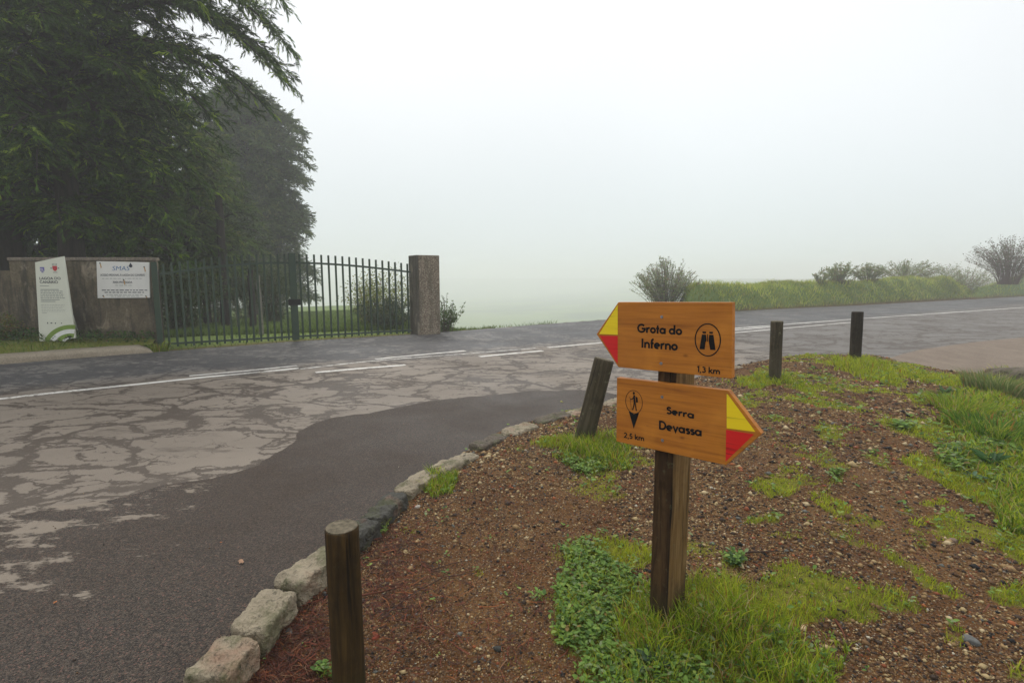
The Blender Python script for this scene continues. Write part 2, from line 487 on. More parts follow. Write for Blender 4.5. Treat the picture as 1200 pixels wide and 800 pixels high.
MAT = dict(
    asphalt=m_asphalt(), paint=m_paint(), dark_asphalt=m_dark_asphalt(), soil=m_soil(),
    pebble=m_tint('pebbles', .6, .3, 60, 0., .18), grass=m_tint('grass_blades', .6, .25, 9, .42, .15), leaf=m_tint('leaves', .5, .25, 14, .35, .2),
    needle=m_tint('conifer_sprays', .6, .2, 6, .3), litter=m_tint('litter', .8, .3, 40),
    board=m_wood_board(), yellow=m_marker('yellow_paint', (.95, .72, .004), (.88, .62, .004)), red=m_marker('red_paint', (.74, .006, .006), (.60, .005, .005)),
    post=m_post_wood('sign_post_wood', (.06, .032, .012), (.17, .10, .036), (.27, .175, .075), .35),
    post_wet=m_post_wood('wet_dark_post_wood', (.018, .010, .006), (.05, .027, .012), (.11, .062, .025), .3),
    bollard_new=m_post_wood('brown_stained_wood', (.018, .011, .005), (.045, .026, .009), (.085, .048, .015), .05),
    bollard_old=m_post_wood('weathered_wood', (.03, .024, .013), (.065, .052, .030), (.11, .092, .06), .7),
    bollard_dark=m_post_wood('blackened_wood', (.012, .009, .006), (.03, .022, .014), (.055, .042, .028), .15),
    cut=m_plain('cut_end_grain', (.19, .16, .11), .85, 0, .6, 60),
    black=m_plain('black_lettering', (.008, .008, .009), .5), bolt=m_plain('zinc_bolt', (.33, .34, .36), .4, .8),
    stone=m_stone('pale_kerb_stone', (.23, .19, .13), (.41, .34, .235), (.06, .05, .03), .65),
    stone_dark=m_stone('dark_basalt', (.032, .03, .024), (.075, .07, .055), (.015, .014, .012), .5),
    rock=m_stone('brown_rock', (.09, .07, .05), (.17, .135, .10), (.035, .028, .02), .6),
    wall=m_concrete('stained_wall_render', (.055, .042, .024), (.19, .15, .095), .9),
    coping=m_concrete('wall_coping', (.16, .13, .10), (.26, .215, .17), .3),
    kerb=m_concrete('kerb_concrete', (.27, .225, .16), (.38, .32, .24), 0., 2., (.12, .095, .065)),
    gutter=m_concrete('gutter_concrete', (.17, .125, .09), (.24, .185, .135), 0., 1.5, (.10, .07, .05)),
    dash=m_pebbledash(), pillar=m_concrete('pillar_render', (.10, .088, .065), (.19, .165, .125), .6),
    green=m_green_metal(), lock=m_plain('black_steel', (.02, .02, .02), .5),
    white=m_plain('sign_white', (.74, .73, .69), .45, 0, .1, 3), cream=m_plain('panel_cream', (.68, .69, .59), .45, 0, .08, 3),
    rust=m_plain('rust', (.62, .36, .12), .9, 0, .4, 40), bark=m_bark(),
    ink=m_plain('dark_ink', (.05, .055, .07), .5), inkgrey=m_plain('grey_ink', (.30, .32, .30), .5), blue=m_plain('blue_ink', (.05, .16, .36), .5),
    violet=m_plain('violet_ink', (.14, .12, .38), .5), crest=m_plain('crest_red', (.50, .05, .06), .5), green_ink=m_plain('olive_green_ink', (.20, .30, .06), .5),
    whiteink=m_plain('white_ink', (.8, .8, .78), .5), pale_post=m_plain('grey_timber', (.28, .26, .22), .85, 0, .5, 20),
)

# ================================================================== TERRAIN
KERB = [Vector((-1.30, -3)), Vector((-1.22, .8)), Vector((-1.13, 1.5))] + [Vector(G(u, v)[:2]) for u, v in
        [(232, 782), (300, 700), (347, 650), (392, 607), (455, 577), (510, 545), (556, 518), (604, 499), (650, 487), (710, 475), (760, 467), (830, 452), (895, 441), (960, 431), (1022, 424)]]
GUT = [Vector(G(u, v)[:2]) for u, v in [(1060, 431), (1110, 438), (1150, 440), (1180, 436)]] + [Vector((9.6, 8.2)), Vector((12, 9.3)), Vector((14, 7)), Vector((14, -3))]
MPOLY = np.array([(p.x, p.y) for p in KERB + GUT])
FAR = [(-30, -10), (-14, 3.7), (-8.6, 8.48), (-6.89, 9.98), (-4.97, 11.6), (-2.62, 13.01), (-.73, 14.55), (7.84, 21.37), (17.71, 26.59), (32.15, 35.16), (60, 52)]
FARP = np.array(FAR, float)

def poly_sd(x, y, poly, closed=True):
    """signed distance (inside positive) to polygon / distance to polyline"""
    x = np.asarray(x, float); y = np.asarray(y, float)
    d = np.full(x.shape, 1e9); ins = np.zeros(x.shape, bool)
    n = len(poly)
    for i in range(n if closed else n - 1):
        ax, ay = poly[i]; bx, by = poly[(i + 1) % n]
        ex, ey = bx - ax, by - ay
        t = np.clip(((x - ax) * ex + (y - ay) * ey) / (ex * ex + ey * ey + 1e-12), 0, 1)
        d = np.minimum(d, np.hypot(x - ax - t * ex, y - ay - t * ey))
        if closed:
            c = ((ay > y) != (by > y)) & (x < (bx - ax) * (y - ay) / (by - ay + 1e-12) + ax)
            ins ^= c
    return np.where(ins, d, -d) if closed else d
FARCLOSED = np.array([(-200, -40)] + FAR + [(200, 130), (200, 900), (-900, 900), (-900, -40)], float)

_ctl = [(225, 800, -.06), (320, 790, -.08), (400, 830, -.13), (303, 722, -.05), (380, 680, -.06), (460, 605, -.03), (545, 545, .0), (600, 515, .03),
        (640, 502, .045), (700, 485, .06), (760, 474, .09), (830, 458, .14), (905, 443, .24), (960, 435, .25), (1003, 424, .26), (690, 517, .11), (785, 725, .04),
        (600, 800, -.09), (780, 800, -.03), (1000, 800, .0), (1200, 800, .05), (650, 620, .0), (800, 600, .08), (900, 520, .18), (1000, 480, .26),
        (1100, 462, .2), (1000, 600, .14), (1150, 452, .06), (1200, 520, .1), (1200, 650, .1), (1110, 442, .08), (1060, 433, .16)]
_cp = np.array([(*G(u, v, h)[:2], h) for u, v, h in _ctl] + [(-1.2, 0, -.1), (2, -2, 0), (6, -2, .05), (10, 2, .05), (12, 7, .0), (9, 7.5, -.02)])
def _tps(r): return r * r * np.log(r + 1e-6)
_n = len(_cp)
_A = np.zeros((_n + 3, _n + 3))
_A[:_n, :_n] = _tps(np.hypot(_cp[:, None, 0] - _cp[None, :, 0], _cp[:, None, 1] - _cp[None, :, 1])) + np.eye(_n) * .08
_A[:_n, _n] = 1; _A[:_n, _n + 1:] = _cp[:, :2]; _A[_n, :_n] = 1; _A[_n + 1:, :_n] = _cp[:, :2].T
_w = np.linalg.solve(_A, np.r_[_cp[:, 2], 0, 0, 0])
def mound(x, y):
    x = np.asarray(x, float); y = np.asarray(y, float)
    s = _w[_n] + _w[_n + 1] * x + _w[_n + 2] * y
    for i in range(_n): s = s + _w[i] * _tps(np.hypot(x - _cp[i, 0], y - _cp[i, 1]))
    return np.clip(s, -.2, .34)

def drop(x, y, s):
    """fall of the land behind the far edge of the road; s = distance behind it"""
    left = smooth(1.5, -1.5, x + .22 * (y - 13.5) + 1.6)       # in front of the gate the land falls only gently
    steep = 25 * (1 - np.exp(-np.maximum(s - .5, 0) / 85))
    gentle = np.minimum(.045 * np.maximum(s - 3, 0), 60) + 14 * smooth(60, 260, s)
    gentle = np.minimum(gentle, 25)
    return -.05 - (left * gentle + (1 - left) * steep)
def ground_z(x, y, micro=True):
    x = np.asarray(x, float); y = np.asarray(y, float)
    m = poly_sd(x, y, MPOLY)
    s = poly_sd(x, y, FARCLOSED)
    hm = mound(x, y)
    if micro:
        hm = hm + .018 * fbm(x, y, 1.6, 3) + .009 * fbm(x, y, 9, 5) + .004 * fbm(x, y, 30, 8)
    z = -.06 - .22 * smooth(5.9, 6.9, x) * smooth(6.2, 7.2, y) * (1 - smooth(9.6, 11, x))
    k = smooth(-.16, .06, m)
    z = z * (1 - k) + hm * k
    zz = drop(x, y, s) + .5 * fbm(x, y, .04, 12) * smooth(3, 60, s) + .05 * fbm(x, y, .5, 13) * smooth(0, 3, s)
    return np.where(s > 0, np.minimum(zz, -.045), z)
def gz(x, y): return float(ground_z(np.array([x]), np.array([y]))[0])
def on_ground(u, v):
    """point of the ground seen at photograph position (u, v)"""
    h = 0.
    for _ in range(12):
        p = G(u, v, h); h = .5 * h + .5 * gz(p.x, p.y)
    p = G(u, v, h); p.z = gz(p.x, p.y); return p

# grass patches: (u, v, ru, rv, tilt deg, strength, blade height m, kind)   kind t turf, l long grass, b broad leaves
PATCH = [
 (700, 690, 48, 52, 0, 1, .045, 'b'), (690, 730, 45, 50, 0, 1, .045, 'b'), (730, 650, 42, 18, 10, .95, .035, 't'), (700, 660, 40, 20, 20, .8, .035, 'b'),
 (775, 735, 75, 48, 0, 1, .07, 'l'), (830, 700, 60, 20, 0, .9, .06, 't'), (860, 760, 120, 48, 12, 1, .075, 'l'), (760, 790, 110, 36, 0, 1, .06, 'b'), (900, 790, 100, 34, 0, 1, .07, 'l'),
 (960, 700, 85, 24, 12, .98, .028, 't'), (900, 715, 90, 30, 0, .9, .035, 't'), (1045, 705, 50, 14, 14, .95, .03, 't'), (935, 670, 40, 12, 14, .8, .02, 't'),
 (695, 530, 52, 20, 5, 1, .075, 'l'), (650, 518, 24, 9, 0, .75, .04, 't'), (690, 545, 34, 10, 0, .75, .05, 'b'),
 (516, 566, 20, 17, -20, 1, .065, 'l'), (447, 618, 8, 12, 0, 1, .04, 'b'), (292, 764, 9, 10, 0, 1, .05, 'l'), (345, 690, 12, 10, 0, .8, .03, 't'), (376, 678, 9, 12, 0, .9, .03, 't'), (384, 790, 14, 9, 0, .9, .04, 'b'),
 (480, 622, 16, 5, 0, .5, .02, 't'), (560, 672, 10, 4, 0, .6, .02, 't'),
 (895, 447, 42, 8, -6, 1, .06, 't'), (940, 452, 26, 9, 30, .8, .03, 't'), (1010, 430, 42, 9, 6, 1, .07, 't'), (1030, 441, 36, 9, 12, 1, .045, 't'), (960, 472, 55, 5, 10, .75, .02, 't'), (1000, 480, 20, 5, 10, .55, .015, 't'),
 (1110, 446, 50, 7, 5, .9, .05, 't'), (1060, 436, 30, 6, 10, .9, .04, 't'), (915, 492, 22, 5, 10, .6, .015, 't'),
 (910, 570, 34, 16, 5, .9, .022, 't'), (972, 590, 30, 10, 25, .75, .02, 't'), (882, 610, 16, 6, 0, .85, .02, 't'), (925, 550, 14, 6, 0, .6, .02, 't'), (980, 560, 9, 8, 0, .7, .04, 'b'), (905, 608, 10, 6, 0, .8, .02, 't'),
 (925, 628, 40, 6, 5, .5, .015, 't'), (990, 630, 40, 6, 20, .55, .015, 't'), (1050, 655, 35, 6, 28, .72, .02, 't'), (1105, 690, 32, 8, 25, .72, .02, 't'), (1080, 640, 12, 5, 0, .6, .02, 't'),
 (1155, 490, 50, 38, 0, 1, .07, 'l'), (1175, 450, 35, 14, 0, 1, .10, 'l'), (1170, 545, 52, 30, 10, 1, .055, 'l'), (1130, 540, 42, 20, 0, .9, .05, 'b'), (1205, 590, 46, 60, 0, 1, .07, 'l'), (1190, 530, 50, 50, 0, 1, .09, 'b'),
 (1080, 505, 50, 10, 15, .72, .03, 't'), (1060, 500, 15, 5, 0, .8, .03, 'b'), (1100, 550, 45, 13, 22, .9, .025, 't'), (1150, 575, 55, 18, 22, .95, .035, 't'), (1205, 640, 45, 24, 20, .9, .03, 't'), (1090, 590, 18, 5, 0, .7, .02, 't'), (1075, 612, 14, 5, 0, .7, .02, 't'), (1145, 625, 26, 6, 22, .6, .02, 't'),
 (1185, 700, 26, 14, 10, .95, .028, 't'), (1120, 745, 16, 12, 20, .6, .02, 't'), (1195, 790, 14, 8, 0, .9, .03, 't'), (860, 658, 13, 7, 0, .9, .035, 'b'), (1128, 610, 8, 5, 0, .7, .02, 'b'), (690, 632, 16, 6, 0, .5, .02, 't'), (640, 700, 10, 6, 0, .5, .02, 't'), (628, 702, 8, 5, 0, .5, .02, 'b'), (680, 575, 14, 6, 0, .5, .02, 't'),
]
_P = np.array([q[:7] for q in PATCH], float)
def patch_fields(x, y, z):
    """for each patch the strength at world points"""
    u, v, d = proj(x, y, z)
    nz = .42 * fbm(x, y, 5.5, 21) + .3 * fbm(x, y, 17, 22, 3)
    out = []
    for (pu, pv, ru, rv, a, st, h) in _P:
        c, s_ = math.cos(rad(a)), math.sin(rad(a))
        du = (u - pu); dv = (v - pv)
        q = np.hypot((du * c + dv * s_) / ru, (-du * s_ + dv * c) / rv)
        out.append(np.where(d > .3, st * smooth(1.25, .62, q - nz), 0))
    film = .78 * smooth(.02, .42, fbm(x, y, 2.4, 83) + .35 * fbm(x, y, 11, 84)) * smooth(830, 930, u + 40 * fbm(x, y, 2, 85)) * smooth(640, 560, v - .25 * (u - 900)) + .6 * smooth(.12, .5, fbm(x, y, 3.2, 86)) * smooth(560, 640, u)
    out.append(film * (d > .3))
    return np.array(out)
def cover(x, y, z):
    f = patch_fields(x, y, z).max(0)
    # outside the frame: scattered patches of the same kind
    u, v, d = proj(x, y, z)
    off = (u < -60) | (u > 1260) | (v > 860) | (d < .3)
    return np.where(off, smooth(.05, .35, fbm(x, y, .9, 31)) , f)

def axis_coords(segs):
    out = []
    for a, b, st in segs:
        out.append(np.arange(a, b - st * .3, st))
    return np.unique(np.concatenate(out + [[segs[-1][1]]]))
def geo(a, b, n):  # geometric spacing
    return a + (b - a) * ((1.045 ** np.arange(n + 1) - 1) / (1.045 ** n - 1))
gx = np.unique(np.r_[-geo(16, 900, 60), np.arange(-16, -1.5, .35), np.arange(-1.5, 5, .035), np.arange(5, 9.5, .06), np.arange(9.5, 40, .5), geo(40, 900, 50)])
gy = np.unique(np.r_[-geo(4, 500, 20), np.arange(-4, 1.2, .3), np.arange(1.2, 6, .035), np.arange(6, 9.2, .05), np.arange(9.2, 45, .5), geo(45, 1000, 60)])
GX, GY = np.meshgrid(gx, gy)
GZ = ground_z(GX, GY)
nx, ny = len(gx), len(gy)
idx = np.arange(nx * ny).reshape(ny, nx)
quads = np.stack([idx[:-1, :-1], idx[:-1, 1:], idx[1:, 1:], idx[1:, :-1]], -1).reshape(-1, 4)
_s = poly_sd(GX, GY, FARCLOSED)
tint = np.zeros((nx * ny, 3))
near = (np.abs(GX) < 16) & (GY < 10) & (GY > -3)
cv = np.zeros(GX.shape); cv[near] = cover(GX[near], GY[near], GZ[near])
tint[:, 0] = cv.ravel(); tint[:, 1] = smooth(.1, 1.2, _s).ravel()
ground = npmesh('ground', np.stack([GX, GY, GZ], -1).reshape(-1, 3), quads, MAT['soil'], tint=tint, smooth_=True)
tag(ground, None, None, kind='structure')

# ------------------------------------------------------------------ road surfaces
def sheet(name, pts, z, mat, tintv=None):
    P3 = [Vector((p[0], p[1], z)) for p in pts]
    tris = tessellate_polygon([P3])
    V = np.array([tuple(p) for p in P3])
    T = np.array([t if ((P3[t[1]] - P3[t[0]]).cross(P3[t[2]] - P3[t[0]])).z > 0 else t[::-1] for t in tris])
    return npmesh(name, V, T, mat, tint=None if tintv is None else np.full((len(V), 3), tintv))
def rough_line(pts, step, amp, freq, seed=0):
    pts = [Vector((p[0], p[1])) for p in pts]; out = []
    for a, b in zip(pts[:-1], pts[1:]):
        n = max(1, int((b - a).length / step)); t = (b - a).normalized(); nn = Vector((-t.y, t.x))
        for i in range(n):
            p = a.lerp(b, i / n)
            k = amp * float(fbm(p.x, p.y, freq, seed, 4))
            out.append(p + nn * k)
    out.append(pts[-1]); return out
RK = []
for i, p in enumerate(KERB):
    t = (KERB[min(i + 1, len(KERB) - 1)] - KERB[max(i - 1, 0)]).normalized(); RK.append(p + Vector((t.y, -t.x)) * (.15 if 2 < i < 14 else .03))
near_edge = [Vector((RK[0].x, -12))] + RK + [Vector(G(u, v)[:2]) for u, v in [(1040, 424), (1075, 412), (1110, 406), (1150, 401), (1200, 396.5)]] + [Vector((17, 15.5)), Vector((38, 24)), Vector((64, 36))]
far_edge = rough_line(FAR[1:], .25, .07, 1.2, 4)
road = sheet('road', near_edge + far_edge[::-1] + [Vector((-30, -10)), Vector((-20, -12))], 0.0, MAT['asphalt'])
tag(road, None, None, kind='structure')
dk = rough_line([G(u, v)[:2] for u, v in [(-500, 690), (-100, 622), (0, 607), (60, 594), (150, 581), (185, 570), (250, 562), (305, 545), (338, 522), (352, 506), (368, 496), (395, 488), (430, 484), (500, 471), (560, 464), (620, 459), (690, 457), (735, 464)]], .04, .05, 5, 9)
_inner = [p for p in RK if p.y < G(720, 473)[1]]
dark_patch = sheet('side_road', dk + [p for p in _inner[::-1]] + [Vector((-1.35, -11)), Vector((-14, -11))], .004, MAT['dark_asphalt'])
tag(dark_patch, None, None, kind='structure')
def stripe(pts, w, fade):
    P = rough_line([G(u, v)[:2] for u, v in pts], .3, .0, 1)
    V = []; Fq = []
    for i, p in enumerate(P):
        t = (P[min(i + 1, len(P) - 1)] - P[max(i - 1, 0)]).normalized(); n = Vector((-t.y, t.x)) * w / 2
        V += [(p.x + n.x, p.y + n.y, .004), (p.x - n.x, p.y - n.y, .004)]
    Fq = np.array([(2 * i + 1, 2 * i + 3, 2 * i + 2, 2 * i) for i in range(len(P) - 1)])
    o = npmesh('road_marking', np.array(V), Fq, MAT['paint'], tint=np.full((len(V), 3), fade))
    return tag(o, None, None, kind='structure')
stripe([(-250, 494), (-100, 478), (0, 467.5), (80, 458.5), (160, 450.5), (240, 442), (300, 436.5), (350, 431.5)], .12, 0)
stripe([(222, 440.5), (290, 434.5), (348, 428.6)], .10, .2)
stripe([(370, 436.5), (420, 432), (475, 427.6)], .12, 0)
stripe([(352, 432.5), (420, 424.5), (480, 419.5), (560, 413.5), (628, 408)], .09, .9)
stripe([(440, 420.8), (490, 416), (545, 411)], .11, 0)
stripe([(562, 418), (600, 414.3), (636, 411)], .12, .1)
stripe([(642, 407.3), (700, 402), (760, 396.5), (865, 386.6), (908, 382.5)], .12, .35)
stripe([(830, 392), (868, 389.3), (940, 382.8), (1003, 377.2)], .11, .3)
stripe([(800, 391), (866, 384.5), (940, 378.5), (1005, 373.6), (1100, 367.2), (1200, 360.3), (1300, 354.5), (1420, 349)], .12, 0)

# concrete gutter apron on the right, dished towards the drain by the rock
top = [G(1026, 425), G(1058, 415), G(1080, 409.5), (G(1115, 404.5)), G(1150, 400), G(1200, 395.5), Vector((15.2, 14)), Vector((19, 16.5))]
bot = [G(1026, 426), G(1060, 432), G(1100, 438), G(1140, 444), G(1172, 444), G(1200, 441), Vector((12.5, 8.4)), Vector((16, 9.5))]
dep = [0, .03, .07, .12, .16, .14, .08, .05]
NU, NV = 70, 12
V = []
for i in range(NU + 1):
    t = i / NU * (len(top) - 1); k = min(int(t), len(top) - 2); f_ = t - k
    a = Vector(top[k][:2]).lerp(Vector(top[k + 1][:2]), f_); b = Vector(bot[k][:2]).lerp(Vector(bot[k + 1][:2]), f_); d_ = dep[k] * (1 - f_) + dep[k + 1] * f_
    for j in range(NV + 1):
        q = j / NV; p = a.lerp(b, q)
        V.append((p.x, p.y, .006 - d_ * math.sin(min(1, q * 1.25) * math.pi / 2) ** 1.5 + .004 * float(fbm(p.x, p.y, 3, 2)) * min(1, j)))
idx = np.arange((NU + 1) * (NV + 1)).reshape(NU + 1, NV + 1)
tag(npmesh('gutter', np.array(V), np.stack([idx[:-1, :-1], idx[:-1, 1:], idx[1:, 1:], idx[1:, :-1]], -1).reshape(-1, 4)[:, ::-1], MAT['gutter'], smooth_=True), None, None, kind='structure')

# ------------------------------------------------------------------ grassy bank behind the far edge of the road
FB = [Vector(p) for p in [G(795, 368)[:2], G(830, 366.5)[:2], G(900, 362.5)[:2], G(960, 359.5)[:2], G(1020, 356)[:2], G(1080, 352.5)[:2], G(1120, 350.5)[:2], G(1150, 349)[:2]]]
FB2 = [Vector(p) for p in [G(1128, 350)[:2], G(1160, 349)[:2], G(1200, 347)[:2], G(1290, 343.5)[:2], G(1400, 341)[:2]]]
def bank(name, base, prof, width, n=160, m=26, seed=0):
    L = [0]
    for a, b in zip(base[:-1], base[1:]): L.append(L[-1] + (b - a).length)
    V = []; top_pts = []
    for i in range(n + 1):
        s = i / n * L[-1]; k = max(0, min(len(base) - 2, int(np.searchsorted(L, s) - 1)))
        f_ = (s - L[k]) / (L[k + 1] - L[k]); p = base[k].lerp(base[k + 1], f_)
        t = (base[min(k + 1, len(base) - 1)] - base[k]).normalized(); nn = (p.normalized() * .85 + Vector((-t.y, t.x)) * .15).normalized()
        hh = np.interp(i / n, [q[0] for q in prof], [q[1] for q in prof])
        for j in range(m + 1):
            q = j / m; w = width * q * min(1, .35 + 3 * i / n); pr = min(1, q / .3); pr = math.sin(pr * math.pi / 2) if q < .3 else 1 - .12 * (q - .3) - smooth(.65, 1, q) * 1.3
            x, y = p.x + nn.x * w, p.y + nn.y * w
            z = -.06 + hh * pr + (.30 * float(fbm(x, y, .55, seed)) + .09 * float(fbm(x, y, 2.4, seed + 1))) * min(1, q * 6) * (hh > .05)
            if q > .7: z -= 6 * (q - .7) / .3
            if i < 3: z -= (3 - i) * .5 * min(1, q * 5)
            V.append((x, y, float(z)))
    V = np.array(V); idx = np.arange((n + 1) * (m + 1)).reshape(n + 1, m + 1)
    tt = np.zeros((len(V), 3)); tt[:, 1] = smooth(0, .22, V[:, 2] + .12 * fbm(V[:, 0], V[:, 1], 1.5, 3))
    Fq = np.stack([idx[:-1, :-1], idx[1:, :-1], idx[1:, 1:], idx[:-1, 1:]], -1).reshape(-1, 4)
    return tag(npmesh(name, V, Fq, MAT['soil'], tint=tt, smooth_=True), None, None, kind='structure'), V, Fq
def hz(u, v, Y): return PY(u, v, Y).z
prof1 = [(0, .9), (.03, hz(825, 334, FB[1].y + 1.2)), (.12, hz(865, 333, 24)), (.3, hz(930, 333, 26)), (.45, hz(970, 330, 28)), (.62, hz(1025, 326, 31)), (.78, hz(1075, 325, 34)), (.85, 1.55), (.93, .8), (1, .05)]
bank1, BV1, BF1 = bank('grass_bank', FB, prof1, 7.0, seed=3)
prof2 = [(0, .1), (.12, 1.0), (.25, 1.7), (.5, 1.9), (1, 2.2)]
bank2, BV2, BF2 = bank('grass_bank', FB2, prof2, 9.0, seed=8)

# raised verge with its concrete kerb at the far left
kb = [(-30, -9.7), (-14, 3.85)] + [tuple(G(u, v)[:2]) for u, v in [(-120, 442), (0, 426), (60, 421.5), (120, 417), (160, 414.5), (180, 413)]]
kb = [Vector(p) for p in kb]
pathin = []
for i, p in enumerate(kb):
    t = (kb[min(i + 1, len(kb) - 1)] - kb[max(i - 1, 0)]).normalized(); pathin.append(Vector((-t.y, t.x)))
sec = [(0, -.05), (.0, .07), (.03, .105), (.09, .12), (.40, .13), (.42, .06)]
V = []; n_ = len(sec)
kb2, nn2 = [], []
for i in range(len(kb) - 1):
    for k in range(8):
        kb2.append(kb[i].lerp(kb[i + 1], k / 8)); nn2.append(pathin[i].lerp(pathin[i + 1], k / 8))
kb2.append(kb[-1]); nn2.append(pathin[-1])
N_ = len(kb2)
for i, (p, n) in enumerate(zip(kb2, nn2)):
    endk = min(1, (N_ - 1 - i) / 7)
    for (o_, z_) in sec:
        w = .015 * float(fbm(p.x + o_, p.y, 2, 6))
        V.append((p.x + n.x * (o_ + w), p.y + n.y * (o_ + w), -.05 + (z_ + .05 + w * .6) * (.25 + .75 * endk ** .6)))
idx = np.arange(N_ * n_).reshape(N_, n_)
Fk = np.stack([idx[:-1, :-1], idx[:-1, 1:], idx[1:, 1:], idx[1:, :-1]], -1).reshape(-1, 4)[:, ::-1]
verge_kerb = npmesh('concrete_kerb', np.array(V), [Fk, idx[-1][None, ::-1]], MAT['kerb'])
tag(verge_kerb, 'long pale concrete kerb edging the grassy strip below the stained wall', 'kerb')
vp = [p + n * .40 for p, n in zip(kb2, nn2)]
V = []; M_ = 10
for p, n in zip(vp, nn2):
    ex = max(.2, 10.5 - p.y) if p.y > 3 else 6
    for j in range(M_ + 1):
        q = j / M_; x = p.x + (n.x * .35 + 0) * q; y = p.y + (ex + .3) * q
        V.append((x, y, .115 + .16 * q + .03 * float(fbm(x, y, 1.5, 4)) * min(1, j)))
V = np.array(V); idx = np.arange(len(vp) * (M_ + 1)).reshape(len(vp), M_ + 1)
VF = np.stack([idx[:-1, :-1], idx[1:, :-1], idx[1:, 1:], idx[:-1, 1:]], -1).reshape(-1, 4)
verge = npmesh('verge', V, VF, MAT['soil'], tint=np.tile([[.75, .25, 0]], (len(V), 1)), smooth_=True)
tag(verge, None, None, kind='structure')
VV = V

# ================================================================== THE TRAIL SIGN
GL = {}   # stroke letters: cap height 1, stroke .17
def _arc(cx, cy_, rx, ry, a0, a1, n=18):
    return [(cx + rx * math.cos(rad(a0 + (a1 - a0) * i / n)), cy_ + ry * math.sin(rad(a0 + (a1 - a0) * i / n))) for i in range(n + 1)]
GL['o'] = ([_arc(.33, .33, .245, .245, 0, 360, 28)], .67)
GL['a'] = ([_arc(.33, .33, .245, .245, 0, 360, 28), [(.60, .64), (.60, 0)]], .75)
GL['d'] = ([_arc(.33, .33, .245, .245, 0, 360, 28), [(.60, 1.04), (.60, 0)]], .76)
GL['e'] = ([_arc(.33, .33, .245, .245, 0, 305, 24), [(.1, .33), (.60, .33)]], .70)
GL['r'] = ([[(.1, .64), (.1, 0)], _arc(.34, .34, .22, .235, 175, 68, 10)], .47)
GL['t'] = ([[(.2, .92), (.2, 0)], [(.02, .57), (.38, .57)]], .42)
GL['G'] = ([_arc(.5, .5, .42, .42, 42, 360, 30), [(.52, .47), (1.0, .47)]], 1.05)
GL['I'] = ([[(.1, 1), (.1, 0)]], .30)
GL['n'] = ([[(.1, .64), (.1, 0)], _arc(.33, .36, .215, .215, 180, 0, 14) + [(.545, 0)]], .68)
GL['m'] = ([[(.1, .64), (.1, 0)], _arc(.29, .38, .18, .195, 180, 0, 12) + [(.47, 0)], _arc(.66, .38, .18, .195, 180, 0, 12) + [(.84, 0)]], .98)
GL['f'] = ([[(.17, 0), (.17, .78)] + _arc(.34, .8, .17, .17, 180, 80, 8), [(.02, .57), (.38, .57)]], .42)
GL['k'] = ([[(.1, 1.04), (.1, 0)], [(.5, .64), (.16, .33)], [(.22, .38), (.55, 0)]], .60)
GL['v'] = ([[(.05, .64), (.29, .04), (.53, .64)]], .60)
GL['s'] = ([_arc(.24, .46, .14, .105, 25, 270, 12) + _arc(.24, .205, .16, .125, 90, -145, 12)[1:]], .47)
GL['S'] = ([_arc(.30, .735, .19, .175, 25, 270, 14) + _arc(.29, .30, .22, .215, 80, -150, 14)[1:]], .60)
GL['D'] = ([[(.1, 1), (.1, 0)], [(.1, .085)] + _arc(.32, .5, .40, .415, -90, 90, 18) + [(.1, .915)]], .82)
GL['1'] = ([[(.07, .84), (.26, .95), (.26, 0)]], .42)
GL['3'] = ([_arc(.27, .735, .17, .17, 150, -90, 14), _arc(.27, .30, .21, .22, 90, -150, 16)], .60)
GL['2'] = ([_arc(.28, .70, .19, .215, 170, -35, 14) + [(.09, .085), (.53, .085)]], .62)
GL['5'] = ([[(.49, .915), (.20, .915), (.14, .52)] + _arc(.26, .31, .21, .225, 118, -140, 16)], .60)
GL[','] = ([[(.13, .12), (.05, -.16)]], .26)
GL[' '] = ([], .30)

def ribbon(bm, P, w, y, M=None):
    P = [Vector((p[0], p[1])) for p in P]; n = len(P); L = []; closed = (P[0] - P[-1]).length < 1e-4
    if closed: P = P[:-1]; n -= 1
    for i in range(n):
        a = P[i - 1] if (i or closed) else P[i]; b = P[(i + 1) % n] if (i < n - 1 or closed) else P[i]
        d0 = (P[i] - a); d1 = (b - P[i])
        d0 = d0.normalized() if d0.length > 1e-7 else d1.normalized(); d1 = d1.normalized() if d1.length > 1e-7 else d0
        n0 = Vector((-d0.y, d0.x)); n1 = Vector((-d1.y, d1.x)); m = (n0 + n1)
        m = m.normalized() if m.length > 1e-5 else n0
        k = 1 / max(.45, m.dot(n0)); m = m * (w / 2 * k)
        L.append((bm.verts.new((P[i].x + m.x, y, P[i].y + m.y)), bm.verts.new((P[i].x - m.x, y, P[i].y - m.y))))
    for i in range(n if closed else n - 1):
        a = L[i]; b = L[(i + 1) % n]; bm.faces.new((a[0], a[1], b[1], b[0]))
def flat_poly(bm, pts, y):
    f_ = bm.faces.new([bm.verts.new((p[0], y, p[1])) for p in pts]); return f_
def write(bm, text, x0, x1, z0, z1, cap, y, w=.17, track=.0):
    """stroke lettering between two baseline points"""
    tot = sum(GL[c][1] + track for c in text) - .1
    sx = math.hypot(x1 - x0, z1 - z0) / tot; ang = math.atan2(z1 - z0, x1 - x0); pen = 0; k = 0
    for c in text:
        for st in GL[c][0]:
            P = []
            for (a, b) in st:
                X = (pen + a) * sx; Z = b * cap
                P.append((x0 + X * math.cos(ang) - Z * math.sin(ang), z0 + X * math.sin(ang) + Z * math.cos(ang)))
            ribbon(bm, P, w * (sx + cap) / 2, y - .00012 * (k % 3)); k += 1
        pen += GL[c][1] + track

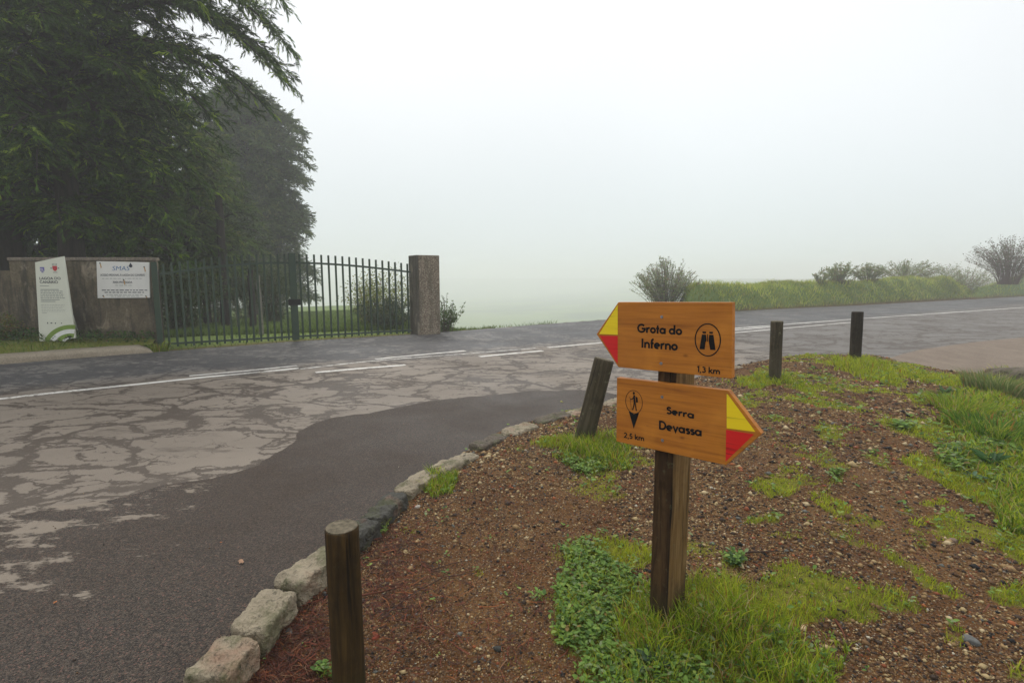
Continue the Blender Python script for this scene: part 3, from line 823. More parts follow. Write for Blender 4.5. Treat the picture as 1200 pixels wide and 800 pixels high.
PIV = Vector((.578, 1.95, 0))
base_z = gz(.66, 1.99)
sign = thing('trail_signpost', 'wooden trail signpost with two orange arrow boards on one square post in the grass', 'signpost', (.66, 1.99, base_z))
YAW, = (rad(43.4),)
def board_matrix(z, yaw, roll, back=0.):
    return Matrix.Translation((PIV.x, PIV.y, z)) @ Matrix.Rotation(-yaw, 4, 'Z') @ Matrix.Rotation(-roll, 4, 'Y')
def on_board(M, u, v):
    x, y, z = ray(u, v); Mi = M.inverted(); o = Mi @ Vector((0, 0, H)); d = Mi.to_3x3() @ Vector((x, y, z)); t = -o.y / d.y
    p = o + d * t; return p.x, p.z
TH = .028
def make_board(M, outline, label):
    bm = bmesh.new()
    vf = [bm.verts.new((x, 0, z)) for x, z in outline]; f_ = bm.faces.new(vf)
    r = bmesh.ops.extrude_face_region(bm, geom=[f_])
    for v in r['geom']:
        if isinstance(v, bmesh.types.BMVert): v.co.y += TH
    bmesh.ops.recalc_face_normals(bm, faces=bm.faces)
    bmesh.ops.bevel(bm, geom=[e for e in bm.edges], offset=.0015, segments=1, affect='EDGES', clamp_overlap=True)
    o = bmobj('sign_board', bm, MAT['board'], sign)
    o.matrix_local = Matrix.Translation((-sign.location.x, -sign.location.y, -sign.location.z)) @ M
    o['label'] = label
    return o
def decal(name, build, mat, parent):
    bm = bmesh.new(); build(bm)
    me = bpy.data.meshes.new(name); bmesh.ops.triangulate(bm, faces=[f for f in bm.faces if len(f.verts) > 4]); bm.normal_update(); bm.to_mesh(me); bm.free(); me.materials.append(mat)
    return link(bpy.data.objects.new(name, me), parent)
def bolt(parent, x, z):
    bm = bmesh.new()
    bmesh.ops.create_cone(bm, cap_ends=True, segments=24, radius1=.0062, radius2=.0058, depth=.0012, matrix=Matrix.Translation((x, -.0006, z)) @ Matrix.Rotation(rad(90), 4, 'X'))
    bmesh.ops.create_cone(bm, cap_ends=True, segments=6, radius1=.0040, radius2=.0038, depth=.003, matrix=Matrix.Translation((x, -.0028, z)) @ Matrix.Rotation(rad(90), 4, 'X'))
    bmobj('bolt', bm, MAT['bolt'], parent)
def text_on(M, bd, items, name='lettering'):
    for s, pl, pr, ct, w in items:
        def b(bm):
            x0, z0 = on_board(M, *pl); x1, z1 = on_board(M, *pr); xc, zc = on_board(M, *ct)
            write(bm, s, x0, x1, z0, z1, zc - z0, -.0010, w)
        decal(name, b, MAT['black'], bd)
# upper board, pointing left
M1 = board_matrix(1.2234, .7702, .0346)
c1 = [on_board(M1, *p) for p in [(724.5, 354), (858, 354.2), (857.3, 443.6), (724.5, 430)]]
tip1 = on_board(M1, 699, 391.5)
bd1 = make_board(M1, [c1[0], c1[1], c1[2], c1[3], tip1], 'upper arrow board pointing left, Grota do Inferno')
text_on(M1, bd1, [('Grota do', (747, 389.3), (798.3, 392.4), (747.2, 379.2), .215), ('Inferno', (751.9, 407.2), (793.2, 410.6), (752, 396.4), .215), ('1,3 km', (816.6, 435.6), (843.4, 438.4), (816.7, 428.6), .18)])
def tri(M, pts, y): return lambda bm: flat_poly(bm, [on_board(M, *p) for p in pts], y)
decal('yellow_marker', tri(M1, [(724.0, 357), (724, 392.2), (702.2, 391.2)], -.0008), MAT['yellow'], bd1)
decal('red_marker', tri(M1, [(724.0, 393.6), (724, 426.6), (702.8, 393.2)], -.0008), MAT['red'], bd1)
bolt(bd1, *on_board(M1, 775.5, 371.4)); bolt(bd1, *on_board(M1, 774.7, 425.7))
def binoc(bm):
    q = lambda u, v: on_board(M1, u, v)
    cx, cz = q(829.3, 398.2); rx = (q(844, 398.2)[0] - q(814.5, 398.2)[0]) / 2; rz = (q(829.3, 379.4)[1] - q(829.3, 417)[1]) / 2
    ribbon(bm, [(cx + rx * math.cos(a * math.pi / 24), cz + rz * math.sin(a * math.pi / 24)) for a in range(48)] + [(cx + rx, cz)], .0042, -.001)
    s = rz
    for sgn in (-1, 1):
        f = lambda a, b: (cx + sgn * a * rx, cz + b * s)
        def P(pts): flat_poly(bm, pts if sgn > 0 else pts[::-1], -.001)
        P([f(.08, -.05), f(.22, -.2), f(.22, -.60), f(.64, -.60), f(.46, .33), f(.12, .33)][::-1])
        P([f(.13, .40), f(.13, .52), f(.43, .52), f(.40, .40)])
    flat_poly(bm, [(cx - .035 * rx, cz - .1 * s), (cx + .035 * rx, cz - .1 * s), (cx + .035 * rx, cz + .36 * s), (cx - .035 * rx, cz + .36 * s)][::-1], -.001)
decal('binoculars_symbol', binoc, MAT['black'], bd1)
# lower board, pointing right
M2 = board_matrix(.9081, .7399, .0257)
c2 = [on_board(M2, *p) for p in [(722.8, 442.3), (853.5, 457.6), (850.6, 545), (722.2, 517)]]
tip2 = on_board(M2, 892.5, 508.3)
bd2 = make_board(M2, [c2[0], c2[1], tip2, c2[2], c2[3]], 'lower arrow board pointing right, Serra Devassa')
text_on(M2, bd2, [('Serra', (780.8, 484.4), (812.9, 490.3), (781, 476), .21), ('Devassa', (772.4, 502.6), (821.8, 511), (772.6, 492.4), .21), ('2,5 km', (731.3, 516.4 - 4), (754.8, 520.6 - 4), (731.4, 510.2 - 4), .18)])
decal('yellow_marker', tri(M2, [(851.7, 460.3), (885.4, 505.7), (851.7, 501.4)], -.0008), MAT['yellow'], bd2)
decal('red_marker', tri(M2, [(851.0, 503.2), (883.7, 508.5), (850.4, 540.6)], -.0008), MAT['red'], bd2)
bolt(bd2, *on_board(M2, 775.8, 465)); bolt(bd2, *on_board(M2, 776.3, 515.8))
def hiker(bm):
    q = lambda u, v: on_board(M2, u, v)
    cx, cz = q(743, 470.8); rx = (q(752.8, 470.8)[0] - q(733.2, 470.8)[0]) / 2; rz = (q(743, 457.3)[1] - q(743, 484.3)[1]) / 2
    r = min(rx, rz) * 1.0; r = rz
    ribbon(bm, [(cx + rx * math.cos(a * math.pi / 24), cz + rz * math.sin(a * math.pi / 24)) for a in range(48)] + [(cx + rx, cz)], .0022, -.001)
    bx, bz = q(742.8, 502)
    flat_poly(bm, [(cx - rx * .62, cz - rz * .86), (bx, bz), (cx + rx * .62, cz - rz * .86), (cx, cz - rz * 1.06)], -.0011)
    f = lambda a, b: (cx + a * rx, cz + b * r)
    flat_poly(bm, [f(-.02 + .13 * math.cos(a), .76 + .12 * math.sin(a)) for a in np.linspace(0, 2 * math.pi, 14)[:-1]], -.001)
    ribbon(bm, [f(.02, .6), f(.06, .05)], .0085, -.001)
    flat_poly(bm, [f(.2, .52), f(.42, .42), f(.48, .02), f(.24, .0)], -.00105)
    ribbon(bm, [f(-.02, .45), f(-.2, .22), f(-.42, .2)], .0035, -.0012)
    ribbon(bm, [f(.05, .1), f(-.0, -.3), f(-.16, -.72)], .0048, -.0011)
    ribbon(bm, [f(.1, .1), f(.2, -.28), f(.3, -.74)], .0048, -.0012)
    ribbon(bm, [f(-.52, .42), f(-.44, .2), f(-.3, -.7)], .0014, -.001)
decal('hiker_symbol', hiker, MAT['black'], bd2)
# post
yaw = .752
bm = bmesh.new()
Mp = Matrix.Translation((PIV.x, PIV.y, 0)) @ Matrix.Rotation(-yaw, 4, 'Z')
xl, xr = -.031, .049
bm_box(bm, xl, xr, TH + .003, TH + .003 + .165, -.25, 1.33 - base_z, .004)
bmesh.ops.subdivide_edges(bm, edges=[e for e in bm.edges if abs((e.verts[0].co - e.verts[1].co).z) > .5], cuts=30)
for v in bm.verts:
    v.co.x += .0016 * noise.noise(v.co * 9); v.co.y += .0016 * noise.noise(v.co * 9 + Vector((5, 2, 1)))
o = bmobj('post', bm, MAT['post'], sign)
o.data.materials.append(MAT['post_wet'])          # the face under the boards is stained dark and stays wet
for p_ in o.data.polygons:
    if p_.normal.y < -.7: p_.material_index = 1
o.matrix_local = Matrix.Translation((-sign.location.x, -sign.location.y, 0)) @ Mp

# ================================================================== BOLLARDS
def bollard(name, label, u0, v0, u1, v1, D, mat, base=None, Y=None, seed=0, hidden=0.):
    """v0,u0: base, v1,u1: centre of the top"""
    b = base if base is not None else on_ground(u0, v0)
    top_ = PY(u1, v1, b.y - (Y or 0.))
    ax = top_ - b; L = ax.length
    bm = bmesh.new(); n = 28; m = 26; rings = []
    zs = [-.12 - hidden] + [L * k / m for k in range(m)] + [L - .006, L]
    for k, z in enumerate(zs):
        ring = []
        for i in range(n):
            a = 2 * math.pi * i / n
            r = D / 2 * (1 + .03 * noise.noise(Vector((math.cos(a) * 1.4 + seed, math.sin(a) * 1.4, z * 3))) + .012 * noise.noise(Vector((math.cos(a) * 9, math.sin(a) * 9 + seed, z * 4))))
            if z == L: r *= .955
            ring.append(bm.verts.new((r * math.cos(a), r * math.sin(a), z + (.006 * noise.noise(Vector((math.cos(a) * 2, math.sin(a) * 2, seed))) if z > L - .01 else 0))))
        rings.append(ring)
    for a, c in zip(rings[:-1], rings[1:]):
        for i in range(n): bm.faces.new((a[i], a[(i + 1) % n], c[(i + 1) % n], c[i]))
    bm.faces.new(rings[-1])
    o = bmobj(name, bm, MAT[mat]); 
    for p_ in o.data.polygons: p_.use_smooth = len(p_.vertices) == 4
    o.location = b; o.rotation_euler = ax.to_track_quat('Z', 'Y').to_euler()
    tag(o, label, 'bollard', 'round timber bollards along the kerb')
    bm = bmesh.new(); ring = []
    for i in range(n):
        a = 2 * math.pi * i / n; r = D / 2 * .93
        ring.append(bm.verts.new((r * math.cos(a), r * math.sin(a), L + .004)))
    c = bm.verts.new((0, 0, L + .0045))
    lo = [bm.verts.new((v.co.x, v.co.y, L - .004)) for v in ring]
    for i in range(n):
        bm.faces.new((ring[i], ring[(i + 1) % n], c)); bm.faces.new((lo[i], lo[(i + 1) % n], ring[(i + 1) % n], ring[i]))
    bmobj('cut_top', bm, MAT['cut'] if mat != 'bollard_dark' else MAT['bollard_dark'], o)
    return o
FBASE = G(1002, 422, .27); FBASE.z = gz(FBASE.x, FBASE.y) - .01
nb = Vector((-.610, 1.745, 0)); nb.z = gz(nb.x, nb.y)
bollard('wooden_bollard', 'nearest bollard, brown with a flat sawn top, upright beside the pale kerb stones', 0, 0, 400.5, 617.5, .118, 'bollard_new', base=nb, seed=1, hidden=.2)
bollard('wooden_bollard', 'leaning grey weathered bollard in a grass tuft left of the trail sign', 684, 516, 708, 421, .163, 'bollard_old', Y=-.02, seed=4)
bollard('wooden_bollard', 'upright brown weathered bollard just right of the sign, at the road edge', 908, 446, 910.5, 376.5, .135, 'bollard_old', seed=9)
bollard('wooden_bollard', 'blackened bollard on the grassy crest, farthest from the trail sign', 1002, 421.5, 1005, 365.5, .148, 'bollard_dark', base=FBASE, seed=13)

# ================================================================== KERB STONES
def kerb_stone(label, u0, v0, u1, v1, w, zt, mat, seed, pit=False):
    a = G(u0, v0, zt); b = G(u1, v1, zt); c = (a + b) / 2; zt = max(zt, gz(c.x + .03, c.y - .03) + .034); w *= 1.16; L = (b - a).length * 1.0; hgt = zt + .14
    bm = bmesh.new(); r = bmesh.ops.create_cube(bm, size=2)
    bmesh.ops.subdivide_edges(bm, edges=bm.edges[:], cuts=27, use_grid_fill=True)
    for v in bm.verts:
        p = v.co.copy(); n = max(abs(p.x), abs(p.y), abs(p.z)); q = p.normalized() * n
        e = 7.5; k = (abs(p.x) ** e + abs(p.y) ** e + abs(p.z) ** e) ** (1 / e)
        s = p * (1 / k) * n
        x, y, z = s.x * L / 2, s.y * w / 2, (s.z - 1) * hgt / 2
        sd = Vector((seed * 3.1, seed * 1.7, 0))
        P3 = Vector((x, y, z)) * 7 + sd
        d = .014 * noise.noise(P3) + .010 * noise.noise(P3 * 3) + .004 * noise.noise(P3 * 8)
        d2 = abs(noise.noise(P3 * 1.6 + Vector((4, 4, 4)))) * -.020
        vd = noise.voronoi(P3 * 2.1)[0]; d += .016 * (vd[0] - .35) + .012 * (vd[1] - vd[0] < .12) * -1 * .4
        nn = Vector((s.x * .6, s.y, s.z)).normalized()
        x += nn.x * (d + d2); y += nn.y * (d + d2) + .012 * math.sin(seed * 2 + x * 9); z += nn.z * (d * .8 + d2)
        y *= 1 + .16 * noise.noise(Vector((x * 4, seed, 0)))
        if pit and s.z > .5: z -= .03 * math.exp(-((x + .02) ** 2 / .0016 + (y + .005) ** 2 / .0009))
        v.co = (x, y, z)
    o = bmobj('kerb_stone', bm, MAT[mat], smooth_=False)
    o.location = (c.x, c.y, zt); o.rotation_euler = (rad(random.uniform(-4, 4)), rad(random.uniform(-2.5, 2.5)), math.atan2(b.y - a.y, b.x - a.x))
    tag(o, label, 'kerb stone', 'rough kerb stones along the side road')
    return o
for k, q in enumerate([
    ('nearest pale kerb stone, cut by the bottom edge of the picture', 196, 846, 222, 800, .145, .05, 'stone'),
    ('pale rough kerb stone with pinkish flecks, second from the bottom edge of the picture', 238, 791, 277, 744, .15, .055, 'stone'),
    ('blocky pale kerb stone with a reddish patch, third from the bottom edge of the picture', 283, 736, 332, 686, .155, .055, 'stone'),
    ('long buff kerb stone just left of the nearest bollard', 334, 681, 396, 637, .15, .055, 'stone'),
    ('grey mossy kerb stone right behind the nearest bollard', 400, 631, 430, 606, .14, .05, 'stone_dark'),
    ('blackest kerb stone, the dark basalt block between a grey and a pale stone', 430, 604, 470, 575, .14, .045, 'stone_dark'),
    ('flat pale kerb stone with a rusty round pit in its top', 470, 573, 508, 550, .14, .04, 'stone'),
    ('pale kerb stone beside the first bright green grass tuft', 511, 548, 553, 529, .15, .035, 'stone'),
    ('sunken tan kerb stone in the middle of the bend', 556, 527, 592, 512, .14, .012, 'rock'),
    ('wide flat pale kerb slab left of the leaning bollard', 594, 511, 626, 500, .17, .024, 'stone'),
    ('grey kerb stone almost flush with the soil, next to the flat pale slab', 629, 499, 664, 489, .15, .012, 'rock'),
    ('thin pale kerb stone partly hidden behind the leaning bollard', 666, 489, 703, 478, .14, .035, 'stone'),
    ('pale kerb stone between the leaning bollard and the sign board', 708, 477, 748, 468, .14, .03, 'stone'),
    ('weathered kerb stone hidden mostly behind the orange boards', 760, 466, 812, 456, .15, .03, 'rock'),
    ('low pale kerb stone just left of the brown bollard behind the sign', 826, 452.5, 872, 445, .14, .04, 'stone')]):
    kerb_stone(q[0], *q[1:], seed=k + 1, pit='pit' in q[0])

def boulder(name, label, cat, c, size, mat, seed, group=None, cuts=5, flat=.0):
    bm = bmesh.new(); bmesh.ops.create_icosphere(bm, subdivisions=cuts, radius=1)
    for v in bm.verts:
        p = v.co.copy(); d = 1 + .22 * noise.noise(p * 1.3 + Vector((seed, 0, 0))) + .10 * noise.noise(p * 3.1 + Vector((0, seed, 0))) + .03 * noise.noise(p * 9)
        for nrm, lim in ((Vector((.2, -.3, .93)).normalized(), .62), (Vector((-.8, -.5, .3)).normalized(), .7), (Vector((.5, -.85, .1)).normalized(), .68)):
            t_ = (p * d).dot(nrm)
            if t_ > lim: p = (p * d - nrm * (t_ - lim) * .85) / d
        v.co = Vector((p.x * d * size[0], p.y * d * size[1], p.z * d * size[2]))
    o = bmobj(name, bm, MAT[mat], smooth_=True); o.location = c; o.rotation_euler = (0, 0, seed * 1.3)
    return tag(o, label, cat, group)
boulder('rock', 'brown rock with mossy top at the end of the gutter', 'rock', G(1212, 452, .02) + Vector((.0, .1, .08)), (.42, .34, .22), 'rock', 2)
boulder('rock', 'flat low rock lying below the larger mossy rock at the gutter', 'rock', G(1222, 492, .02) + Vector((.02, 0, .02)), (.30, .20, .075), 'rock', 5)
SM = [('white crumbled stone lying on the soil by the black kerb stone', 489, 594, .022, (.5, .45, .38)), ('grey slate chip lying at the lower right corner of the turf', 1137, 751, .03, (.16, .16, .15)),
      ('brown flat stone lying in gravel on the right slope', 1117, 634, .026, (.24, .17, .12)), ('black pebble lying in the middle of the bare soil', 556, 589, .016, (.012, .011, .010)),
      ('dark grey flat stone in gravel at the foot of the clover', 584, 760, .022, (.055, .055, .048)), ('red brick fragment beside the nearest bollard', 440, 747, .02, (.24, .055, .03)), ('grey pebble beside the nearest kerb stones under twigs', 338, 741, .022, (.12, .125, .12))]
for k, (lb, u, v, r, col) in enumerate(SM):
    p = on_ground(u, v); m = m_plain('loose_stone_%d' % k, col, .8, 0, .5, 40)
    MAT['loose%d' % k] = m
    boulder('stone', lb, 'stone', p + Vector((0, 0, r * .15)), (r, r * .75, r * .5), 'loose%d' % k, k + 3, cuts=3)

# ================================================================== WALL, PANELS, GATE, PILLAR
WY = 10.45
wx0, wx1 = PY(14, 340, WY).x, PY(178.5, 340, WY).x
wtop = PY(100, 301.5, WY).z
wall = thing('boundary_wall', 'stained old rendered wall behind the grassy verge, lower at its left end', 'wall', ((wx0 + wx1) / 2, WY, 0))
bm = bmesh.new(); bm_box(bm, wx0, wx1, WY, WY + .25, -.1, wtop - .07, .012)
o = bmobj('wall_panel', bm, MAT['wall'], wall); o.location = -wall.location
bm = bmesh.new(); bm_box(bm, wx0 - .015, wx1 + .02, WY - .02, WY + .27, wtop - .068, wtop, .015)
o = bmobj('coping', bm, MAT['coping'], wall); o.location = -wall.location
bm = bmesh.new(); bm_box(bm, -19, wx0 - .004, WY + .05, WY + .28, -.1, PY(7, 317, WY).z, .012)
o = bmobj('low_wall_panel', bm, MAT['wall'], wall); o.location = -wall.location

def font_mesh(name, text, size, mat, parent, x, z, y=-.002, align='LEFT', bold=0., sx=1., italic=0.):
    cu = bpy.data.curves.new(name, 'FONT'); cu.body = text; cu.size = size; cu.align_x = align; cu.offset = bold; cu.space_character = 1.0; cu.shear = italic
    t = bpy.data.objects.new(name, cu); C.objects.link(t)
    dg = bpy.context.evaluated_depsgraph_get(); me = bpy.data.meshes.new_from_object(t.evaluated_get(dg))
    C.objects.unlink(t); bpy.data.objects.remove(t)
    me.materials.clear(); me.materials.append(mat)
    for v in me.vertices: v.co = Vector((x + v.co.x * sx, y, z + v.co.y))
    return link(bpy.data.objects.new(name, me), parent)
def rects(name, L, mat, parent, y=-.002):
    bm = bmesh.new()
    for (x0, x1, z0, z1) in L: flat_poly(bm, [(x0, z0), (x1, z0), (x1, z1), (x0, z1)], y)
    me = bpy.data.meshes.new(name); bm.to_mesh(me); bm.free(); me.materials.append(mat)
    return link(bpy.data.objects.new(name, me), parent)
# white notice screwed to the wall
SY = WY - .025
q = [PY(u, v, SY) for u, v in [(113, 306), (174.3, 307.3), (175.6, 348.8), (114.4, 349.3)]]
ctr = sum((p for p in q), Vector()) / 4
notice = thing('wall_sign', 'white rectangular SMAS notice with rusty screws fixed to the stained wall', 'sign', (ctr.x, SY, ctr.z))
bm = bmesh.new(); vf = [bm.verts.new((p.x - ctr.x, 0, p.z - ctr.z)) for p in q]; f_ = bm.faces.new(vf)
r = bmesh.ops.extrude_face_region(bm, geom=[f_])
for v in r['geom']:
    if isinstance(v, bmesh.types.BMVert): v.co.y += .022
bmobj('panel', bm, MAT['white'], notice)
W_ = (q[1].x - q[0].x); Hh = q[0].z - q[3].z
def fu(f): return -W_ / 2 + f * W_
def fv(f): return Hh / 2 - f * Hh
o = font_mesh('logo_lettering', 'SMAS', .125, MAT['blue'], notice, fu(.47), fv(.245), align='CENTER', bold=-.0005, sx=1.2, italic=.2)
bm = bmesh.new(); cx_, cz_ = fu(.67), fv(.11)
flat_poly(bm, [(cx_ + .035 * math.cos(a) * (1 if a < math.pi / 2 or a > math.pi else 1), cz_ - .012 + .03 * math.sin(a)) for a in np.linspace(math.pi * .85, math.pi * 2.15, 10)] + [(cx_, cz_ + .055)], -.002)
me = bpy.data.meshes.new('logo_drop'); bmesh.ops.triangulate(bm, faces=bm.faces[:]); bm.to_mesh(me); bm.free(); me.materials.append(MAT['ink']); link(bpy.data.objects.new('logo_drop', me), notice)
for s, f, sz, k in [('ACESSO PEDONAL À LAGOA DO CANÁRIO', .395, .058, .74), ('ÁREA PROTEGIDA', .59, .058, .36)]:
    o = font_mesh('lettering', s, sz, MAT['ink'], notice, 0, fv(f), align='CENTER', bold=.001, sx=1)
    w = max(v.co.x for v in o.data.vertices) - min(v.co.x for v in o.data.vertices); kk = k * W_ * (1.16 if k > .5 else 1.05) / w
    c_ = (max(v.co.x for v in o.data.vertices) + min(v.co.x for v in o.data.vertices)) / 2
    for v in o.data.vertices: v.co.x = (v.co.x - c_) * kk + (fu(.5) if k > .5 else fu(.485))
rr = random.Random(3)
def words(x0, x1, z, h, gap=.018, lo=.03, hi=.09):
    L = []; x = x0
    while x < x1:
        w = min(rr.uniform(lo, hi), x1 - x); L.append((x, x + w, z, z + h)); x += w + gap
    return L
for a_, b_, c_, h_, mt_ in ((.1, .86, .47, .010, 'inkgrey'), (.34, .66, .655, .010, 'inkgrey'), (.15, .85, .915, .010, 'inkgrey'), (.24, .78, .955, .010, 'inkgrey'), (.07, .95, .79, .017, 'ink'), (.12, .88, .85, .017, 'ink')):
    rects('small_print', words(fu(a_), fu(b_), fv(c_), h_, .022), MAT[mt_], notice)
for fx_, fy_ in [(.085, .05), (.925, .15), (.51, .5), (.085, .93), (.91, .94)]:
    bm = bmesh.new(); bmesh.ops.create_cone(bm, cap_ends=True, segments=10, radius1=.014, radius2=.010, depth=.008, matrix=Matrix.Translation((fu(fx_), -.004, fv(fy_))) @ Matrix.Rotation(rad(90), 4, 'X'))
    sc_ = bmobj('screw', bm, MAT['lock'], notice)
    bm = bmesh.new(); flat_poly(bm, [(fu(fx_) - .006, fv(fy_)), (fu(fx_) + .008, fv(fy_) - .10 * (1 if fy_ < .9 else .35)), (fu(fx_) + .03, fv(fy_) - .085 * (1 if fy_ < .9 else .35)), (fu(fx_) + .012, fv(fy_) + .004)], -.0024)
    me = bpy.data.meshes.new('rust_stain'); bm.to_mesh(me); bm.free(); me.materials.append(MAT['rust']); link(bpy.data.objects.new('rust_stain', me), sc_)

# tall information panel standing on the verge
IY = 9.95
pz = [PY(u, v, IY) for u, v in [(41, 307.3), (74.3, 300.2), (88.2, 396), (46.3, 400)]]
ctr = Vector(((pz[2].x + pz[3].x) / 2, IY, .2))
info = thing('information_panel', 'tall cream slanting information panel Lagoa do Canário standing in front of the wall', 'sign', ctr)
def slab(name, P, th, mat, parent, c0, yo=0.):
    bm = bmesh.new(); f_ = bm.faces.new([bm.verts.new((p.x - c0.x, yo, p.z - c0.z)) for p in P])
    r = bmesh.ops.extrude_face_region(bm, geom=[f_])
    for v in r['geom']:
        if isinstance(v, bmesh.types.BMVert): v.co.y += th
    return bmobj(name, bm, mat, parent)
slab('panel', pz, .03, MAT['cream'], info, ctr)
bm = bmesh.new()
aa = PY(75.5, 342, IY + .05) - ctr; bb = PY(93.3, 396, IY + .35) - ctr
for (p_, q_) in ((aa, bb),):
    vs4 = [bm.verts.new(c) for c in (Vector((p_.x - .02, .032, p_.z + .3)), Vector((p_.x + .012, .032, p_.z)), Vector((q_.x, .34, q_.z)), Vector((q_.x - .05, .34, q_.z)))]
    f_ = bm.faces.new(vs4); r = bmesh.ops.extrude_face_region(bm, geom=[f_])
    for v in r['geom']:
        if isinstance(v, bmesh.types.BMVert): v.co.x += .02
bmobj('rear_strut', bm, MAT['cream'], info)
def ip(u, v):
    p = PY(u, v, IY) - ctr; return p.x, p.z
def arcband(r0, r1, cu, cv, mat, name, y, a0=92, a1=182):
    bm = bmesh.new(); P = []
    for a in np.linspace(a0, a1, 18): P.append(ip(cu + r1 * math.cos(rad(a)) * 1.15, cv - r1 * math.sin(rad(a))))
    for a in np.linspace(a1, a0, 18): P.append(ip(cu + r0 * math.cos(rad(a)) * 1.15, cv - r0 * math.sin(rad(a))))
    flat_poly(bm, P, y); bmesh.ops.triangulate(bm, faces=bm.faces[:]); bmesh.ops.recalc_face_normals(bm, faces=bm.faces)
    me = bpy.data.meshes.new(name); bm.to_mesh(me); bm.free(); me.materials.append(mat); link(bpy.data.objects.new(name, me), info)
arcband(24, 29, 83, 409.5, MAT['green_ink'], 'curved_band', -.002, 80, 158); arcband(19, 23.9, 83, 409.5, MAT['whiteink'], 'curved_band', -.002, 80, 150); arcband(14, 18.9, 83, 409.5, MAT['green_ink'], 'curved_band', -.002, 79, 138); arcband(8, 11, 84, 404.5, MAT['whiteink'], 'curved_band', -.002, 90, 150)
for s, uv, uv2 in [('LAGOA DO', (46.4, 327.6), (71.2, 327.4)), ('CANÁRIO', (46.8, 331.9), (68.2, 331.7))]:
    o = font_mesh('lettering', s, .066, MAT['ink'], info, 0, 0, bold=.0012)
    xs = [v.co.x for v in o.data.vertices]; a, b = ip(*uv), ip(*uv2); k = (b[0] - a[0]) / (max(xs) - min(xs)); x_ = min(xs)
    for v in o.data.vertices: v.co.x = (v.co.x - x_) * k + a[0]; v.co.z = v.co.z * 1.05 + a[1]
def lines(rows, mat, h):
    for (u0, u1, v) in rows:
        a = ip(u0, v); b = ip(u1, v); rects('small_print', words(a[0], b[0], a[1], h, .012, .02, .06) if b[0] - a[0] > .37 else [(a[0], b[0], a[1], a[1] + h)], mat, info)
lines([(47, 57.5, 335.2)], MAT['inkgrey'], .010)
lines([(47.5, 69, 339.7), (47.5, 74, 341.7), (47.5, 73.5, 343.7), (47.6, 75, 345.6), (47.7, 74, 347.6), (47.8, 76, 349.6), (48, 70, 351.6), (48, 65, 353.6)], MAT['inkgrey'], .014)
lines([(48.2, 76, 357.3), (48.4, 76, 359.2), (48.6, 73, 361.1), (48.8, 77, 363.0), (49, 76, 364.9), (49, 55, 366.8)], MAT['inkgrey'], .006)
a = ip(47.2, 317.5); b = ip(51.8, 313); rects('violet_emblem', [(a[0], b[0], a[1], b[1]), (a[0] + .02, b[0] - .02, a[1] - .03, a[1] - .012)], MAT['violet'], info)
rects('emblem_detail', [(a[0] + .012, a[0] + .03, a[1] + .02, a[1] + .05), (a[0] + .045, a[0] + .06, a[1] + .02, a[1] + .04)], MAT['whiteink'], info, -.003)
cx_, cz_ = ip(64.3, 314); bm = bmesh.new()
flat_poly(bm, [(cx_ - .045, cz_ + .04), (cx_ - .045, cz_ - .02), (cx_ - .025, cz_ - .05), (cx_, cz_ - .062), (cx_ + .025, cz_ - .05), (cx_ + .045, cz_ - .02), (cx_ + .045, cz_ + .04)], -.002)
me = bpy.data.meshes.new('red_crest'); bm.to_mesh(me); bm.free(); me.materials.append(MAT['crest']); link(bpy.data.objects.new('red_crest', me), info)
rects('crest_crown', [(cx_ - .045, cx_ - .03, cz_ + .05, cz_ + .085), (cx_ - .02, cx_ - .008, cz_ + .05, cz_ + .085), (cx_ + .008, cx_ + .02, cz_ + .05, cz_ + .085), (cx_ + .03, cx_ + .045, cz_ + .05, cz_ + .085), (cx_ - .085, cx_ - .055, cz_ - .015, cz_ + .01), (cx_ + .055, cx_ + .085, cz_ - .015, cz_ + .01), (cx_ - .04, cx_ + .04, cz_ - .09, cz_ - .075)], MAT['inkgrey'], info)
a = ip(55.5, 379.3)
for r_ in [(a[0], a[0] + .018, a[1], a[1] + .03), (a[0] + .065, a[0] + .10, a[1] + .006, a[1] + .024), (a[0] + .15, a[0] + .17, a[1], a[1] + .024), (a[0] + .27, a[0] + .29, a[1] + .004, a[1] + .02)]: rects('small_icon', [r_], MAT['ink'], info)

